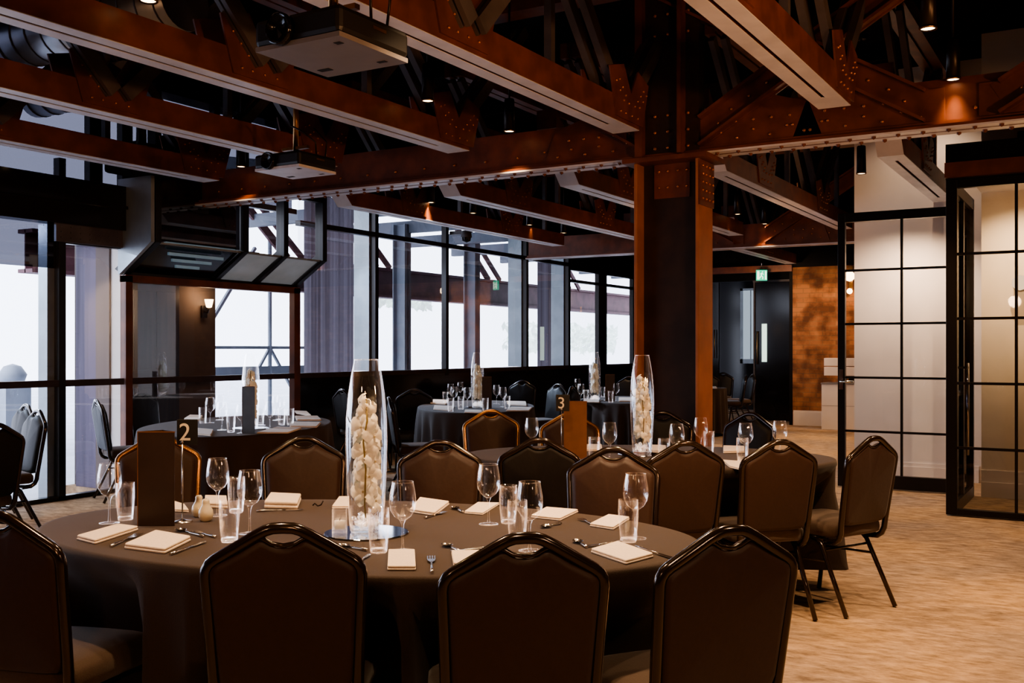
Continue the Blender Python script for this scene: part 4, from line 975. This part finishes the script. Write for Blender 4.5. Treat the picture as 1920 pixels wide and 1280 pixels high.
def candle(px, py, lab):
    p = ta(px, py); t = thing('candle_holder', lab, 'candle holder', (p.x,p.y,TZ+.007), YAW+.1)
    b = NB(); s = .024
    for x0,x1,y0,y1 in ((-s,s,-s,-s+.003),(-s,s,s-.003,s),(-s,-s+.003,-s,s),(s-.003,s,-s,s)): box(b,x0,x1,y0,y1,0,.078)
    box(b,-s,s,-s,s,0,.012); obj('glass_body', b, 'pebble', t)
    b = NB(); lathe(b, [(0,.013),(.018,.013),(.018,.038),(0,.038)], 20); obj('candle', b, 'wax', t)
    b = NB(); tube(b, [(0,0,.038),(.001,0,.046)], .001, 5); obj('wick', b, 'slot', t)
candle(637, 1001, 'small square glass candle holder on the mirror left of the front vase')

# =============================== LIGHT ===================================================
def spot(x, y, z, e, ang=75, blend=.6, col=(1,.66,.38), r=.04, tgt=None):
    l = bpy.data.lights.new('spot', 'SPOT'); l.energy = e; l.spot_size = radians(ang); l.spot_blend = blend; l.color = col; l.shadow_soft_size = r
    o = bpy.data.objects.new('spot_light', l); COL.objects.link(o); o.location = (x,y,z)
    if tgt: o.rotation_euler = (Vector(tgt)-Vector((x,y,z))).to_track_quat('-Z','Y').to_euler()
    return o
def point(x, y, z, e, col=(1,.60,.32), r=.08):
    l = bpy.data.lights.new('point', 'POINT'); l.energy = e; l.color = col; l.shadow_soft_size = r
    o = bpy.data.objects.new('point_light', l); COL.objects.link(o); o.location = (x,y,z); return o
AMB0 = (1,.62,.36)
for i, (x, y, z) in enumerate(SPOTS): spot(x, y, z-.02, 35 if i in (3,18) else 90, 62, 1.0)
spot(2.2,.6,1.9,60,80,.8,AMB0,.10,(-1.6,2.8,.6)); spot(-1.5,-1.5,2.2,30,80,.8,AMB0,.10,(-1.4,2.6,.6))  # warm fill added from behind the camera for cloth skirts and chair backs
# unseen fittings of the same kind overhead and to the right
for x, y, e in ((-2.3,2.0,120),(-1.2,3.6,160),(-.1,4.6,190),(.2,6.6,190),(-2.2,5.2,110),(.9,2.6,120),(-1.6,8.4,150),(-3.6,2.4,60),(-3.2,15.5,220),(-2.6,13.2,180),(-.5,1.0,90),(-2.1,3.4,110)): spot(x, y, 2.88, e, 110, .9)
AMB = (1,.50,.22)  # colour of unseen spots added to warm the beam sides
spot(1.2, 3.2, 1.9, 190, 95, .7, AMB, .10, (-4.2,5.0,3.4)); spot(1.8, 4.6, 1.8, 130, 90, .7, AMB, .10, (-2.5,7.0,3.5)); spot(-.2,-.6,2.0,110,80,.7,AMB,.10,(-4.6,4.0,3.3))
spot(-1.8,10.7,2.6,95,140,.9,(1,.74,.52),.005,(-1.9,11.4,1.0)); spot(-.74,9.75,2.76,60,130,.9,(1,.74,.48),.005,(-.6,10.35,.9)); spot(-.74,9.3,1.97,26,120,1,(1,.70,.42),.005,(-.74,10.35,1.9)); spot(-1.6,10.8,3.9,30,130,.8,(1,.72,.50),.005,(-1.7,11.4,1.2))  # tiny unseen spots added to brighten the white and cream walls
spot(-3.6,17.4,2.5,60,110,.8,(1,.58,.30),.06,(-4.4,18.4,1.4)); point(-8.85,8.1,1.98,3); spot(-5.2,16.6,2.6,90,110,.8,(1,.66,.4),.06,(-5.4,19.3,1.2))
spot(-3.4,9.5,2.0,60,110,.8,AMB,.1,(-4.5,12.5,3.3))
COOL = (.62,.78,1)  # for unseen spots added outside the glass as extra sky light
for y, ty, e in ((5.2,6.0,260),(7.9,8.0,120),(9.8,9.4,420),(11.6,11.0,420),(13.4,12.5,420),(17.9,16.4,300)): spot(-9.4, y, 2.6, e, 75, .9, COOL, .01, (-5.4, ty, .8))
W = bpy.data.worlds.new('overcast'); bpy.context.scene.world = W; W.use_nodes = True
bg = W.node_tree.nodes['Background']; bg.inputs[0].default_value = (.78,.84,1,1); bg.inputs[1].default_value = 4.5

# =============================== CAMERA ==================================================
cam = bpy.data.cameras.new('camera'); co = bpy.data.objects.new('camera', cam); COL.objects.link(co)
co.location = (0,0,EYE); co.rotation_euler = (pi/2, 0, YAW); cam.sensor_width = 36; cam.lens = F/1920*36; cam.shift_y = (HZ-640)/1920; cam.clip_start = .05
sc = bpy.context.scene; sc.camera = co
sc.view_settings.view_transform = 'AgX'; sc.view_settings.look = 'AgX - Medium High Contrast'; sc.view_settings.exposure = .35
sc.cycles.transparent_max_bounces = 32; sc.cycles.max_bounces = 8; sc.cycles.caustics_reflective = False; sc.cycles.caustics_refractive = False
sc.cycles.sample_clamp_indirect = 6; sc.cycles.blur_glossy = 1.0
